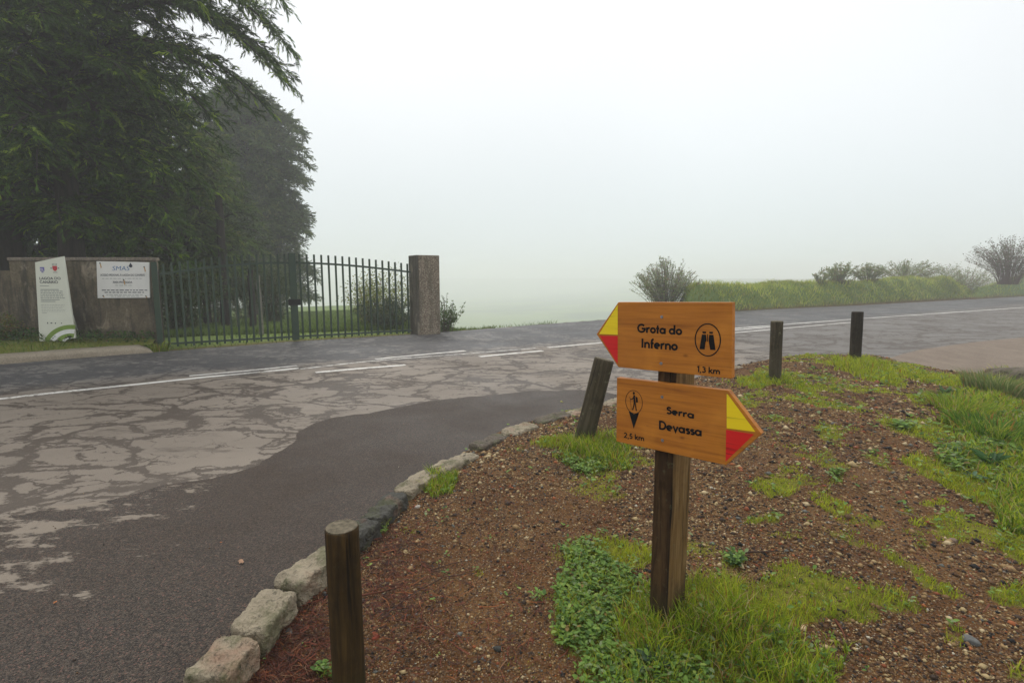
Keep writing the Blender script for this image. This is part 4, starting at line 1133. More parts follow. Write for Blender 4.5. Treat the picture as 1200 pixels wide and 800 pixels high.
# gate
ga, gc, gb = Vector((-7.17, 10.36, 0)), Vector((-4.98, 11.72, 0)), Vector((-2.55, 13.12, 0))
gate = thing('metal_gate', 'green two leaf bar gate with arched top between the stained wall and the pillar', 'gate', (gc.x, gc.y, 0))
def bar_box(p, q, wx, wy, mat, name, parent, dirv, bev=.004):
    """upright bar from p to q (vertical) aligned with dirv"""
    bm = bmesh.new(); bm_box(bm, -wx / 2, wx / 2, -wy / 2, wy / 2, 0, (q.z - p.z), bev)
    o = bmobj(name, bm, mat, parent); return o
GD = (gb - ga).normalized(); grz = math.atan2(GD.y, GD.x)
gate.rotation_euler = (0, 0, grz)
def gl(p):   # world to gate-local
    d = p - gate.location; return Vector((d.x * math.cos(grz) + d.y * math.sin(grz), -d.x * math.sin(grz) + d.y * math.cos(grz), d.z))
def leaf(A, B, n, tops, flip):
    """tops: ((u,v) at A end, (u,v) at B end) of bar tips"""
    la, lb = gl(A), gl(B)
    zA = PY(*tops[0], A.y).z; zB = PY(*tops[1], B.y).z
    m = 14
    def ztop(f): return zA + (zB - zA) * (math.sin(f * math.pi / 2) if flip else 1 - math.cos((f) * math.pi / 2))
    fo = None
    for nm_, zz, th in (('gate_leaf', None, .045), ('bottom_rail', .10, .04)):
        fr = bmesh.new(); prev = None
        for i in range(m + 1):
            f0 = i / m; pp = la.lerp(lb, f0); z_ = ztop(f0) - .20 if zz is None else zz
            cur = [fr.verts.new((pp.x, pp.y + dy, z_ + dz)) for dy, dz in ((-.018, -th / 2), (.018, -th / 2), (.018, th / 2), (-.018, th / 2))]
            if prev:
                for k in range(4): fr.faces.new((prev[k], prev[(k + 1) % 4], cur[(k + 1) % 4], cur[k]))
            prev = cur
        o_ = bmobj(nm_, fr, MAT['green'], fo or gate)
        fo = fo or o_
    for i in range(n):
        f_ = (i + .5) / n; p = la.lerp(lb, f_)
        bm = bmesh.new(); bm_box(bm, -.02, .02, -.021, .021, .035, ztop(f_), .004)
        bo = bmobj('bar', bm, MAT['green'], fo); bo.location = (p.x, p.y, 0)
    return fo
leaf(ga + GD * .08, gc - GD * .08, 17, ((190, 309.5), (338, 297.5)), True)
leaf(gc + GD * .08, gb - GD * .03, 17, ((353, 297.5), (476, 309.5)), False)
for p, wv, zt, nm in ((ga, .05, PY(183, 307, ga.y).z, 'hinge_post'), (gc, .075, PY(345, 296.5, gc.y).z, 'meeting_post')):
    bm = bmesh.new(); bm_box(bm, -wv, wv, -.035, .035, 0.02, zt, .006); o = bmobj(nm, bm, MAT['green'], gate); o.location = gl(p)
lk = bmesh.new(); zc = PY(343, 354, gc.y).z; bm_box(lk, -.13, .13, -.06, -.037, zc - .07, zc + .07, .008); bmobj('lock_box', lk, MAT['lock'], gate)

pw = .6
pc = gb + GD * (.03 + pw / 2); pc.z = 0
zt = PY(500, 299.5, pc.y).z
pil = thing('gate_pillar', 'square pebbledashed gate pillar with a grey rendered side at the right end of the gate', 'pillar', (pc.x, pc.y, 0), grz)
bm = bmesh.new(); bm_box(bm, -pw / 2, pw / 2, -pw / 2 + .012, pw / 2, -.1, zt, .012); bmobj('pillar_body', bm, MAT['pillar'], pil)
bm = bmesh.new(); bm_box(bm, -pw / 2 + .05, pw / 2 + .004, -pw / 2, -pw / 2 + .0115, -.1, zt - .004, .004); bmobj('pebbledash_face', bm, MAT['dash'], pil)

# ================================================================== SMALL GROUND COVER
def rnd(n): return RNG.random(n)
def blades(name, P, h, w, lean, col, mat, parent=None, az=None):
    n = len(P); az = rnd(n) * 2 * math.pi if az is None else az
    fa = rnd(n) * 2 * math.pi                      # facing of the blade
    sx, sy = np.cos(fa) * w / 2, np.sin(fa) * w / 2
    lx, ly = np.cos(az) * lean, np.sin(az) * lean
    V = np.zeros((n, 5, 3))
    for k, (s, q, l) in enumerate([(-1, 0, 0), (1, 0, 0), (-.75, .6, .35), (.75, .6, .35)]):
        V[:, k, 0] = P[:, 0] + s * sx + l * lx; V[:, k, 1] = P[:, 1] + s * sy + l * ly; V[:, k, 2] = P[:, 2] + q * h - (.004 if k < 2 else 0)
    V[:, 4, 0] = P[:, 0] + lx; V[:, 4, 1] = P[:, 1] + ly; V[:, 4, 2] = P[:, 2] + h
    b = np.arange(n)[:, None] * 5
    T = np.concatenate([b + np.array([[0, 1, 3]]), b + np.array([[0, 3, 2]]), b + np.array([[2, 3, 4]])])
    return npmesh(name, V.reshape(-1, 3), T, mat, parent, tint=np.repeat(col, 5, 0))
def leaves(name, P, D, U, L, w, col, mat, parent=None, fold=.15):
    """oval leaves: base P, direction D, up U (unit), length L, width w"""
    n = len(P); S = np.cross(D, U); S /= np.linalg.norm(S, axis=1)[:, None] + 1e-9; U = np.cross(S, D)
    V = np.zeros((n, 6, 3))
    for k, (a, s, u) in enumerate([(0, 0, 0), (.3, .85, .1), (.72, .8, .08), (1, 0, -.05), (.72, -.8, .08), (.3, -.85, .1)]):
        V[:, k] = P + D * (L * a)[:, None] + S * (w * s / 2)[:, None] + U * (L * u * fold / .1)[:, None] * .6
    b = np.arange(n)[:, None] * 6
    Q = np.concatenate([b + np.array([[0, 1, 2, 3]]), b + np.array([[0, 3, 4, 5]])])
    return npmesh(name, V.reshape(-1, 3), Q, mat, parent, tint=np.repeat(col, 6, 0))
def pick(cols, w, n):
    c = np.array(cols); i = RNG.choice(len(cols), n, p=np.array(w) / sum(w)); return c[i]
def join_v(*a): return np.concatenate(a)

# --- grass on the soil
def candidates(n, x0, x1, y0, y1):
    x = x0 + rnd(n) * (x1 - x0); y = y0 + rnd(n) * (y1 - y0); return x, y
NC = 1300000
cx, cyy = candidates(NC, -1.2, 9.6, 1.0, 9.0)
cd = np.hypot(cx, cyy)
keep = rnd(NC) < np.clip((3.2 / cd) ** 1.7, .02, 1)
u_, v_, d_ = proj(cx, cyy, np.zeros(len(cx)))
keep &= (u_ > -150) & (u_ < 1350) & (v_ < 980)
cx, cyy = cx[keep], cyy[keep]
m_ = poly_sd(cx, cyy, MPOLY); ok = m_ > -.10
cx, cyy = cx[ok], cyy[ok]
cz = ground_z(cx, cyy)
fld = patch_fields(cx, cyy, cz)
best = fld.argmax(0); val = fld.max(0)
u_, v_, d_ = proj(cx, cyy, cz)
val = np.where(v_ > 870, smooth(.0, .3, fbm(cx, cyy, .9, 31)), val)
sparse = (rnd(len(cx)) < .004) * .5
hole = .35 + .65 * smooth(-.35, .15, fbm(cx, cyy, 26, 77, 2))
acc = rnd(len(cx)) < np.maximum(smooth(.12, .8, val) * hole, sparse)
gxp, gyp, gzp, gb_, gv = cx[acc], cyy[acc], cz[acc], best[acc], val[acc]
kinds = np.array([q[7] for q in PATCH] + ['t']); hts = np.r_[_P[:, 6], .014]
K = kinds[gb_]; Hh_ = hts[gb_]; dist = np.hypot(gxp, gyp)
isb = ((K == 'b') & (rnd(len(K)) < .5)) | ((K == 'l') & (rnd(len(K)) < .10)) | ((K == 't') & (rnd(len(K)) < .02))
isl = (K == 'l')
n = len(gxp)
P = np.stack([gxp, gyp, gzp], 1)
h = Hh_ * (.45 + 1.0 * rnd(n)) * (.4 + .6 * gv) * (.7 + .7 * smooth(-.4, .4, fbm(gxp, gyp, 9, 71)))
w = (.0020 + .0024 * rnd(n)) * (1 + np.where(isl, .35, 0)) * np.clip(dist / 2.6, 1, 4)
lean = h * (.25 + .9 * rnd(n))
clump = fbm(gxp, gyp, 6, 41)[:, None] * .5 + .5
green = pick([(.20, .31, .025), (.31, .43, .03), (.44, .52, .04), (.11, .19, .02), (.55, .55, .05)], [3, 4, 3, 2, 1.6], n)
yel = np.array([[.68, .63, .04]])
col = green * (1 - .45 * clump * (K == 't')[:, None]) + yel * .45 * clump * (K == 't')[:, None]
dry = rnd(n) < np.where(isl, .17, .06)
col[dry] = pick([(.44, .31, .12), (.40, .20, .05), (.55, .45, .22)], [1, 1, 1], int(dry.sum()))
far_k = (~isb)
blades('grass', P[far_k], h[far_k], w[far_k], lean[far_k], col[far_k], MAT['grass'])['kind'] = 'stuff'
# broad-leaved creeping plants
Pb = P[isb]; nb_ = len(Pb); rep = 3
if nb_:
    Pb = np.repeat(Pb, rep, 0); n = len(Pb); az = rnd(n) * 2 * math.pi; el = .15 + .6 * rnd(n)
    dd = np.repeat(dist[isb], rep)
    Pb = Pb + np.stack([(rnd(n) - .5) * .02, (rnd(n) - .5) * .02, .006 + .03 * rnd(n)], 1)
    D = np.stack([np.cos(az) * np.cos(el), np.sin(az) * np.cos(el), np.sin(el) * .6], 1); D /= np.linalg.norm(D, axis=1)[:, None]
    U = np.tile([[0, 0, 1.]], (n, 1)) + (RNG.random((n, 3)) - .5) * .6
    L = (.009 + .024 * rnd(n) ** 1.6) * np.clip(dd / 3, 1, 2.2)
    colb = pick([(.16, .28, .05), (.22, .36, .07), (.10, .19, .045), (.32, .42, .09), (.26, .33, .15), (.30, .20, .06)], [3, 3, 2, 1.4, 1, .25], n)
    leaves('creeping_weeds', Pb, D, U, L, L * .62, colb, MAT['leaf'])['kind'] = 'stuff'
# long tussock blades: at the post, the leaning bollard, the right edge
def tuft(c, r, n, hh, name, label, cat, lean_=1., cols=None, wd=.0035, group=None):
    a = rnd(n) * 2 * math.pi; q = r * np.sqrt(rnd(n)); x = c[0] + q * np.cos(a); y = c[1] + q * np.sin(a)
    z = ground_z(x, y)
    h = hh * (.45 + .65 * rnd(n)); az = a + (rnd(n) - .5) * 1.6; dist_ = math.hypot(c[0], c[1])
    cc = pick(cols or [(.19, .30, .025), (.30, .42, .03), (.44, .52, .05), (.50, .40, .15), (.44, .22, .06)], [4, 4, 2, 1, .8], n)
    o = blades(name, np.stack([x, y, z], 1) - np.array([[c[0], c[1], c[2]]]), h, wd * (.7 + .6 * rnd(n)) * max(1, dist_ / 3.2), h * (.2 + .85 * rnd(n)) * lean_, cc, MAT['grass'], az=az)
    o.location = c
    return tag(o, label, cat, group)
tuft(on_ground(785, 742), .13, 300, .085, 'grass_tuft', 'long grass tuft with dry straws round the foot of the trail signpost', 'grass tuft', 1.0)
tuft(on_ground(760, 775), .12, 240, .08, 'grass_tuft', 'arching grass tuft just in front of the trail signpost', 'grass tuft', 1.1)
tuft(on_ground(689, 524), .16, 380, .11, 'grass_tuft', 'grass tuft round the foot of the leaning bollard', 'grass tuft')
tuft(on_ground(516, 568), .07, 200, .075, 'grass_tuft', 'bright green grass tuft against the pale kerb stones', 'grass tuft', .8)
tuft(on_ground(291, 768), .025, 26, .07, 'grass_tuft', 'tiny spiky grass tuft at the gap of the second kerb stone from the bottom', 'grass tuft', .9)
tuft(on_ground(1165, 462), .28, 900, .26, 'grass_tuft', 'tall grey green grass tussock beside the mossy rock on the right', 'grass tuft', .8, [(.16, .23, .07), (.24, .30, .10), (.34, .38, .15), (.48, .40, .2), (.4, .2, .08)], .004)
tuft(on_ground(1125, 480), .24, 520, .15, 'grass_tuft', 'wide dark green tussock left of the tall tussock on the right slope', 'grass tuft', 1.1)
tuft(on_ground(1165, 510), .30, 760, .15, 'grass_tuft', 'broad bladed green tussock in the middle of the right hand weeds', 'grass tuft', 1.2, [(.09, .19, .025), (.15, .28, .03), (.26, .38, .045), (.42, .40, .08), (.45, .2, .05)], .006)
tuft(on_ground(1010, 424), .16, 260, .10, 'grass_tuft', 'grass tuft round the foot of the blackened bollard', 'grass tuft')
tuft(on_ground(906, 444), .14, 200, .09, 'grass_tuft', 'grass tuft round the foot of the brown bollard behind the sign', 'grass tuft')
tuft(Vector((PY(184, 408, 10.3).x, 10.3, -.05)), .2, 260, .24, 'grass_tuft', 'small weedy grass tuft at the foot of the green gate hinge post', 'grass tuft')
# rosette plants
def rosette(c, n, L, label, up=.5, col=(.07, .13, .05)):
    az = np.linspace(0, 2 * math.pi, n, endpoint=False) + rnd(n) * .5; el = up * (.5 + rnd(n))
    D = np.stack([np.cos(az) * np.cos(el), np.sin(az) * np.cos(el), np.sin(el)], 1)
    o = leaves('leafy_weed', np.zeros((n, 3)) + np.array([[0, 0, .004]]), D, np.tile([[0, 0, 1.]], (n, 1)), L * (.6 + .6 * rnd(n)), np.full(n, L * .32), pick([col, tuple(1.4 * x for x in col)], [1, 1], n), MAT['leaf'])
    o.location = c; return tag(o, label, 'weed')
rosette(on_ground(860, 661), 12, .06, 'small grey green rosette weed right of the signpost above the turf')
rosette(on_ground(768, 782), 9, .09, 'large grey leaved weed at the bottom centre in front of the signpost', .4, (.08, .13, .07))
rosette(on_ground(1105, 462), 14, .11, 'rosette weed at the upper edge of the right hand weeds', .6)
rosette(on_ground(1160, 545), 16, .14, 'dark broad leaved weed among the right hand weeds', .5, (.045, .11, .03))
rosette(on_ground(1140, 560), 12, .08, 'pale bluish weed at the lower edge of the right hand weeds', .3, (.09, .16, .09))
rosette(on_ground(980, 561), 10, .05, 'brownish round weed on the gravel right of the sign tip', 1.0, (.09, .09, .03))

# --- gravel
def pebbles(name, P, R, col, flat=.65):
    n = len(P)
    B = np.array([[1, 0, 0], [-.9, .1, 0], [.1, 1, 0], [-.1, -.9, .1], [.1, .1, 1], [0, 0, -1], ], float)
    V = B[None] * (1 + (RNG.random((n, 6, 1)) - .5) * .6) + (RNG.random((n, 6, 3)) - .5) * .35
    V[:, :, 2] *= flat; V[:, :, 0] *= (.8 + .5 * rnd(n))[:, None]
    a = rnd(n) * 2 * math.pi; c, s = np.cos(a)[:, None], np.sin(a)[:, None]
    X = V[:, :, 0] * c - V[:, :, 1] * s; Y = V[:, :, 0] * s + V[:, :, 1] * c
    V = np.stack([X, Y, V[:, :, 2]], -1) * R[:, None, None] + P[:, None]
    T = np.array([[0, 2, 4], [2, 1, 4], [1, 3, 4], [3, 0, 4], [2, 0, 5], [1, 2, 5], [3, 1, 5], [0, 3, 5]])
    F_ = (np.arange(n)[:, None, None] * 6 + T[None]).reshape(-1, 3)
    o = npmesh(name, V.reshape(-1, 3), F_, MAT['pebble'], tint=np.repeat(col, 6, 0)); o['kind'] = 'stuff'; return o
PC = [(.46, .34, .17), (.34, .22, .10), (.21, .12, .055), (.12, .065, .032), (.06, .040, .028), (.018, .016, .016), (.26, .08, .035), (.40, .13, .05), (.58, .45, .26), (.15, .15, .13), (.60, .54, .42)]
PW = [2.2, 3, 4, 5, 3.5, 2.0, 1.0, .35, .7, .8, .15]
NC = 2200000
x, y = candidates(NC, -1.25, 9.4, 1.0, 8.6); d = np.hypot(x, y)
u_, v_, d_ = proj(x, y, np.zeros(NC))
k = (rnd(NC) < np.clip((2.2 / d) ** 2.2, .0, 1)) & (u_ > -120) & (u_ < 1320) & (v_ < 960)
x, y = x[k], y[k]; k = poly_sd(x, y, MPOLY) > .05; x, y = x[k], y[k]; z = ground_z(x, y)
cvr = patch_fields(x, y, z).max(0); bare = smooth(.30, -.30, fbm(x, y, 1.0, 51)) * .75 + .3 * smooth(.2, -.2, fbm(x, y, 4, 52)) + .30
k = (rnd(len(x)) < bare * (1 - .85 * smooth(.3, .8, cvr))); x, y, z = x[k], y[k], z[k]; n = len(x); d = np.hypot(x, y)
R = np.clip(.0027 * np.exp(RNG.normal(0, .55, n)), .0012, .017) * np.clip(d / 2.1, 1, 2.6)
pebbles('gravel', np.stack([x, y, z + R * .15], 1), R, pick(PC, PW, n))
# few crumbs on the asphalt
n = 420; x = -7 + rnd(n) * 8; y = 1.5 + rnd(n) * 6; k = (poly_sd(x, y, MPOLY) < -.05); x, y = x[k], y[k]; n = len(x)
pebbles('road_grit', np.stack([x, y, np.full(n, .006)], 1), .002 + .003 * rnd(n), pick(PC, PW, n))
# --- reddish conifer litter between the near bollard and the stones
def strips(name, P, L, w, az, col, bend=.3, mat='litter', el=.05):
    n = len(P); seg = 5; tt = np.linspace(0, 1, seg); V = np.zeros((n, seg * 2, 3)); curve = (rnd(n) - .5) * 2 * bend
    for k, t_ in enumerate(tt):
        a = az + curve * t_; cx_ = P[:, 0] + np.cos(a) * L * t_; cy_ = P[:, 1] + np.sin(a) * L * t_
        cz_ = P[:, 2] + L * el * t_ * (rnd(n)) ; ww = w * (1 - .6 * t_)
        V[:, 2 * k] = np.stack([cx_ - np.sin(a) * ww, cy_ + np.cos(a) * ww, cz_], 1); V[:, 2 * k + 1] = np.stack([cx_ + np.sin(a) * ww, cy_ - np.cos(a) * ww, cz_ + w * .6], 1)
    b = (np.arange(n) * seg * 2)[:, None, None]; k = np.arange(seg - 1)[None, :, None] * 2
    Q = (b + k + np.array([0, 1, 3, 2])[None, None]).reshape(-1, 4)
    return npmesh(name, V.reshape(-1, 3), Q, MAT[mat], tint=np.repeat(col, seg * 2, 0))
def litter_pts(n, blobs):
    out = []
    for (u, v, ru, rv, wt) in blobs:
        m = int(n * wt)
        uu = u + RNG.normal(0, ru / 1.7, m); vv = v + RNG.normal(0, rv / 1.7, m)
        P = np.array([tuple(G(a, b, -.07)[:2]) for a, b in zip(uu, np.clip(vv, 460, 950))]); out.append(P)
    P = np.concatenate(out); P = P[poly_sd(P[:, 0], P[:, 1], MPOLY) > .07]
    return np.column_stack([P, ground_z(P[:, 0], P[:, 1]) + .002 + .010 * rnd(len(P))])
P = litter_pts(1, [(350, 735, 55, 60, 2200), (320, 790, 60, 30, 1200), (470, 690, 50, 60, 1200), (440, 640, 50, 25, 600), (540, 640, 130, 90, 700), (600, 740, 110, 60, 500), (1000, 620, 220, 120, 500)]); n = len(P)
strips('leaf_litter', P, .02 + .085 * rnd(n) ** 2, .0008 + .0020 * rnd(n) ** 2, rnd(n) * 6.3, pick([(.17, .045, .022), (.11, .032, .018), (.06, .022, .014), (.30, .10, .03), (.22, .12, .06), (.04, .02, .014)], [4, 4, 3, 1, 1, 2], n), .7, el=.15)['kind'] = 'stuff'
def twig(label, pts, r, col, seed):
    P = [on_ground(u, v) + Vector((0, 0, .008 + r)) for u, v in pts]; c = P[0].copy(); fine = []
    for a, b in zip(P[:-1], P[1:]):
        for k in range(6): fine.append(a.lerp(b, k / 6) + Vector((.004 * noise.noise(Vector((k * .7, seed, 0))), .004 * noise.noise(Vector((seed, k * .7, 3))), 0)))
    fine.append(P[-1]); m = len(fine); A = np.array([tuple(p - c) for p in fine])
    V, Q = tube_arrays([(A, np.linspace(r, r * .45, m))], 6)
    o = npmesh('twig', V, Q, MAT['litter'], tint=np.tile([col], (len(V), 1)), smooth_=True); o.location = c
    return tag(o, label, 'twig')
twig('longest thin dark twig lying diagonally right of the nearest bollard', [(445, 729), (480, 700), (520, 678), (556, 673)], .0035, (.06, .03, .022), 1)
twig('short dark twig above the longest twig', [(505, 670), (530, 662), (545, 659)], .003, (.07, .035, .025), 2)
twig('red brown twig lying just right of the nearest bollard', [(424, 700), (445, 696), (468, 690)], .005, (.14, .045, .025), 3)
twig('twig under the litter left of the nearest bollard', [(330, 748), (352, 744), (385, 752)], .0035, (.09, .035, .022), 4)
twig('straw coloured stalk lying left of the signpost', [(646, 632), (662, 631), (680, 630)], .0018, (.30, .19, .08), 5)
twig('dark root like stick right of the signpost', [(868, 650), (890, 649), (915, 648)], .005, (.055, .03, .02), 6)
twig('red brown stick sunk in the turf at the lower right', [(978, 728), (986, 740), (991, 752)], .0045, (.16, .05, .025), 7)
twig('pale stalk in the gravel of the right slope', [(1048, 600), (1066, 604), (1078, 608)], .003, (.30, .24, .17), 8)
def fallen_leaf(label, u, v, z, col, L=.03):
    p = G(u, v, z) if z is not None else on_ground(u, v)
    n = 5; az = np.linspace(-1.2, 1.2, n) + random.random() * 6
    D = np.stack([np.cos(az), np.sin(az), np.full(n, .12)], 1)
    o = leaves('fallen_leaf', np.zeros((n, 3)) + [[0, 0, .004]], D, np.tile([[0, 0, 1.]], (n, 1)), np.full(n, L) * (.6 + .6 * rnd(n)), np.full(n, L * .45), np.tile([col], (n, 1)) * (.8 + .4 * RNG.random((n, 1))), MAT['litter'])
    o.location = p; return tag(o, label, 'leaf')
fallen_leaf('tan fallen leaf lying on the dark asphalt left of the stones', 285, 658, .006, (.45, .27, .17))
fallen_leaf('orange speck of a leaf on the dark asphalt', 259, 636, .006, (.5, .16, .05), .009)
fallen_leaf('orange scrap of leaf at the lower left of the asphalt', 66, 706, .006, (.5, .18, .06), .012)
fallen_leaf('yellow green leaf on the dark asphalt edge near the leaning bollard', 657, 471, .006, (.45, .45, .08), .035)
fallen_leaf('curled red brown leaf beside the nearest bollard', 437, 743, None, (.26, .07, .03), .022)
fallen_leaf('red leaf on the soil at the foot of the black kerb stone', 457, 609, None, (.45, .06, .03), .02)

# --- grass on bank, verge, shoulder and meadow
def scatter_mesh(V, Fq, n, seed=0):
    a = V[Fq]; e1 = a[:, 1] - a[:, 0]; e2 = a[:, 3] - a[:, 0]; ar = np.linalg.norm(np.cross(e1, e2), axis=1)
    i = RNG.choice(len(Fq), n, p=ar / ar.sum()); s, t = rnd(n)[:, None], rnd(n)[:, None]
    return (a[i, 0] * (1 - s) + a[i, 1] * s) * (1 - t) + (a[i, 3] * (1 - s) + a[i, 2] * s) * t
GC = [(.27, .34, .05), (.38, .43, .06), (.46, .47, .10), (.15, .20, .04), (.48, .42, .16)]
for V_, F_, nn_ in ((BV1, BF1, 60000), (BV2, BF2, 26000)):
    P = scatter_mesh(V_, F_, nn_); P = P[P[:, 2] > .02]; n = len(P)
    cl = smooth(-.3, .4, fbm(P[:, 0], P[:, 1] + P[:, 2], 1.1, 61))[:, None]
    c = pick(GC, [3, 3, 3, 1.5, 1.4], n) * (.85 + .6 * cl)
    h = .07 + .17 * rnd(n) * (.5 + cl[:, 0])
    blades('bank_grass', P, h, np.full(n, .022), h * (.4 + .8 * rnd(n)), c, MAT['grass'])['kind'] = 'stuff'
P = scatter_mesh(VV, VF, 60000); P = P[(P[:, 0] < -6.9) & (P[:, 0] > -15) & (P[:, 1] > 6)]; n = len(P)
ivy = smooth(.45, 1., (P[:, 1] - 9.1) + .5 * fbm(P[:, 0], P[:, 1], 1.5, 4))
h = .03 + .06 * rnd(n); k = rnd(n) > ivy
blades('verge_grass', P[k], h[k], np.full(k.sum(), .008), h[k] * .8, pick([(.10, .18, .025), (.15, .24, .03), (.20, .27, .04), (.07, .12, .02)], [3, 3, 2, 2], k.sum()), MAT['grass'])['kind'] = 'stuff'
def leaf_cloud(name, P, L, cols, wts, mat='leaf', parent=None, kind='stuff', asp=.6, up=.3):
    n = len(P); az = rnd(n) * 2 * math.pi; el = (rnd(n) - .35) * 1.6
    D = np.stack([np.cos(az) * np.cos(el), np.sin(az) * np.cos(el), np.sin(el)], 1)
    U = np.tile([[0, -.4, 1.]], (n, 1)) + (RNG.random((n, 3)) - .5) * 1.2
    o = leaves(name, P, D, U, L * (.6 + .7 * rnd(n)), L * asp * np.ones(n), pick(cols, wts, n), MAT[mat], parent)
    if kind: o['kind'] = kind
    return o
k2 = ~k; Pi = P[k2]; Pi = np.repeat(Pi, 2, 0); Pi = Pi + np.column_stack([(RNG.random((len(Pi), 2)) - .5) * .08, .02 + .15 * rnd(len(Pi))])
leaf_cloud('ivy', Pi, np.full(len(Pi), .05), [(.05, .11, .02), (.08, .16, .025), (.03, .07, .015), (.12, .13, .04), (.16, .08, .04)], [3, 3, 3, 1, .4])
# shoulder grass along the foot of the pillar and behind the gate
n = 9000; x = -7.5 + rnd(n) * 9; y = 9.5 + rnd(n) * 8; s = poly_sd(x, y, FARCLOSED); k = (s > .35) & (s < 3) & (rnd(n) < smooth(-1.5, .2, x - (-3.)) * .3 + .5); x, y = x[k], y[k]
P = np.column_stack([x, y, ground_z(x, y)]); n = len(P); h = .05 + .10 * rnd(n)
blades('shoulder_grass', P, h, np.full(n, .014), h * .7, pick([(.10, .17, .03), (.16, .23, .04), (.2, .25, .06)], [2, 2, 1], n), MAT['grass'])['kind'] = 'stuff'
n = 60000; t_ = rnd(n); s = .3 + 26 * rnd(n) ** 1.5; x = -9 + 8.5 * t_ * (1 + s * .03) - s * .35; y = 12.4 + 5.2 * t_ * .6 + s
sd_ = poly_sd(x, y, FARCLOSED); k = sd_ > .6; x, y = x[k], y[k]; P = np.column_stack([x, y, ground_z(x, y)]); n = len(P); h = .06 + .13 * rnd(n)
blades('meadow_grass', P, h, .012 + .001 * np.hypot(x, y), h * .6, pick([(.15, .23, .05), (.20, .28, .06), (.24, .30, .09), (.11, .17, .04)], [2, 2, 1, 1], n), MAT['grass'])['kind'] = 'stuff'

# ================================================================== TREES
def spray_mesh(name, P, D, L, col, parent, K=13, wd=.011, spread=.5, droop=.35, mat='needle'):
    """conifer sprays: K narrow strands along a drooping axis. P,D (n,3), L (n,)"""
    n = len(P)
    f = (np.arange(K) / (K - 1))[None, :, None]
    down = np.array([0, 0, -1.])
    A = P[:, None] + D[:, None] * (L[:, None, None] * f * .8) + down * (L[:, None, None] * droop * f ** 2 * .6)
    R = RNG.normal(0, 1, (n, K, 3)); R -= (R * D[:, None]).sum(-1, keepdims=True) * D[:, None]
    R /= np.linalg.norm(R, axis=-1, keepdims=True) + 1e-9
    dd = D[:, None] + R * spread * (1.1 - .6 * f) + down * droop * (.3 + f * .7)
    dd /= np.linalg.norm(dd, axis=-1, keepdims=True)
    l = (L[:, None] * (.28 + .22 * RNG.random((n, K))))[:, :, None]
    S = np.cross(dd, RNG.normal(0, 1, (n, K, 3))); S /= np.linalg.norm(S, axis=-1, keepdims=True) + 1e-9
    w = wd * (.7 + .6 * RNG.random((n, K, 1)))
    V = np.stack([A, A + dd * l * .45 + S * w, A + dd * l + down * l * .12, A + dd * l * .45 - S * w], 2)     # n,K,4,3
    Q = np.arange(n * K * 4).reshape(-1, 4)
    c = np.repeat(col[:, None], K, 1) * (.75 + .5 * RNG.random((n, K, 1)))
    c = np.repeat(c[:, :, None], 4, 2)
    return npmesh(name, V.reshape(-1, 3), Q, MAT[mat], parent, tint=c.reshape(-1, 3))

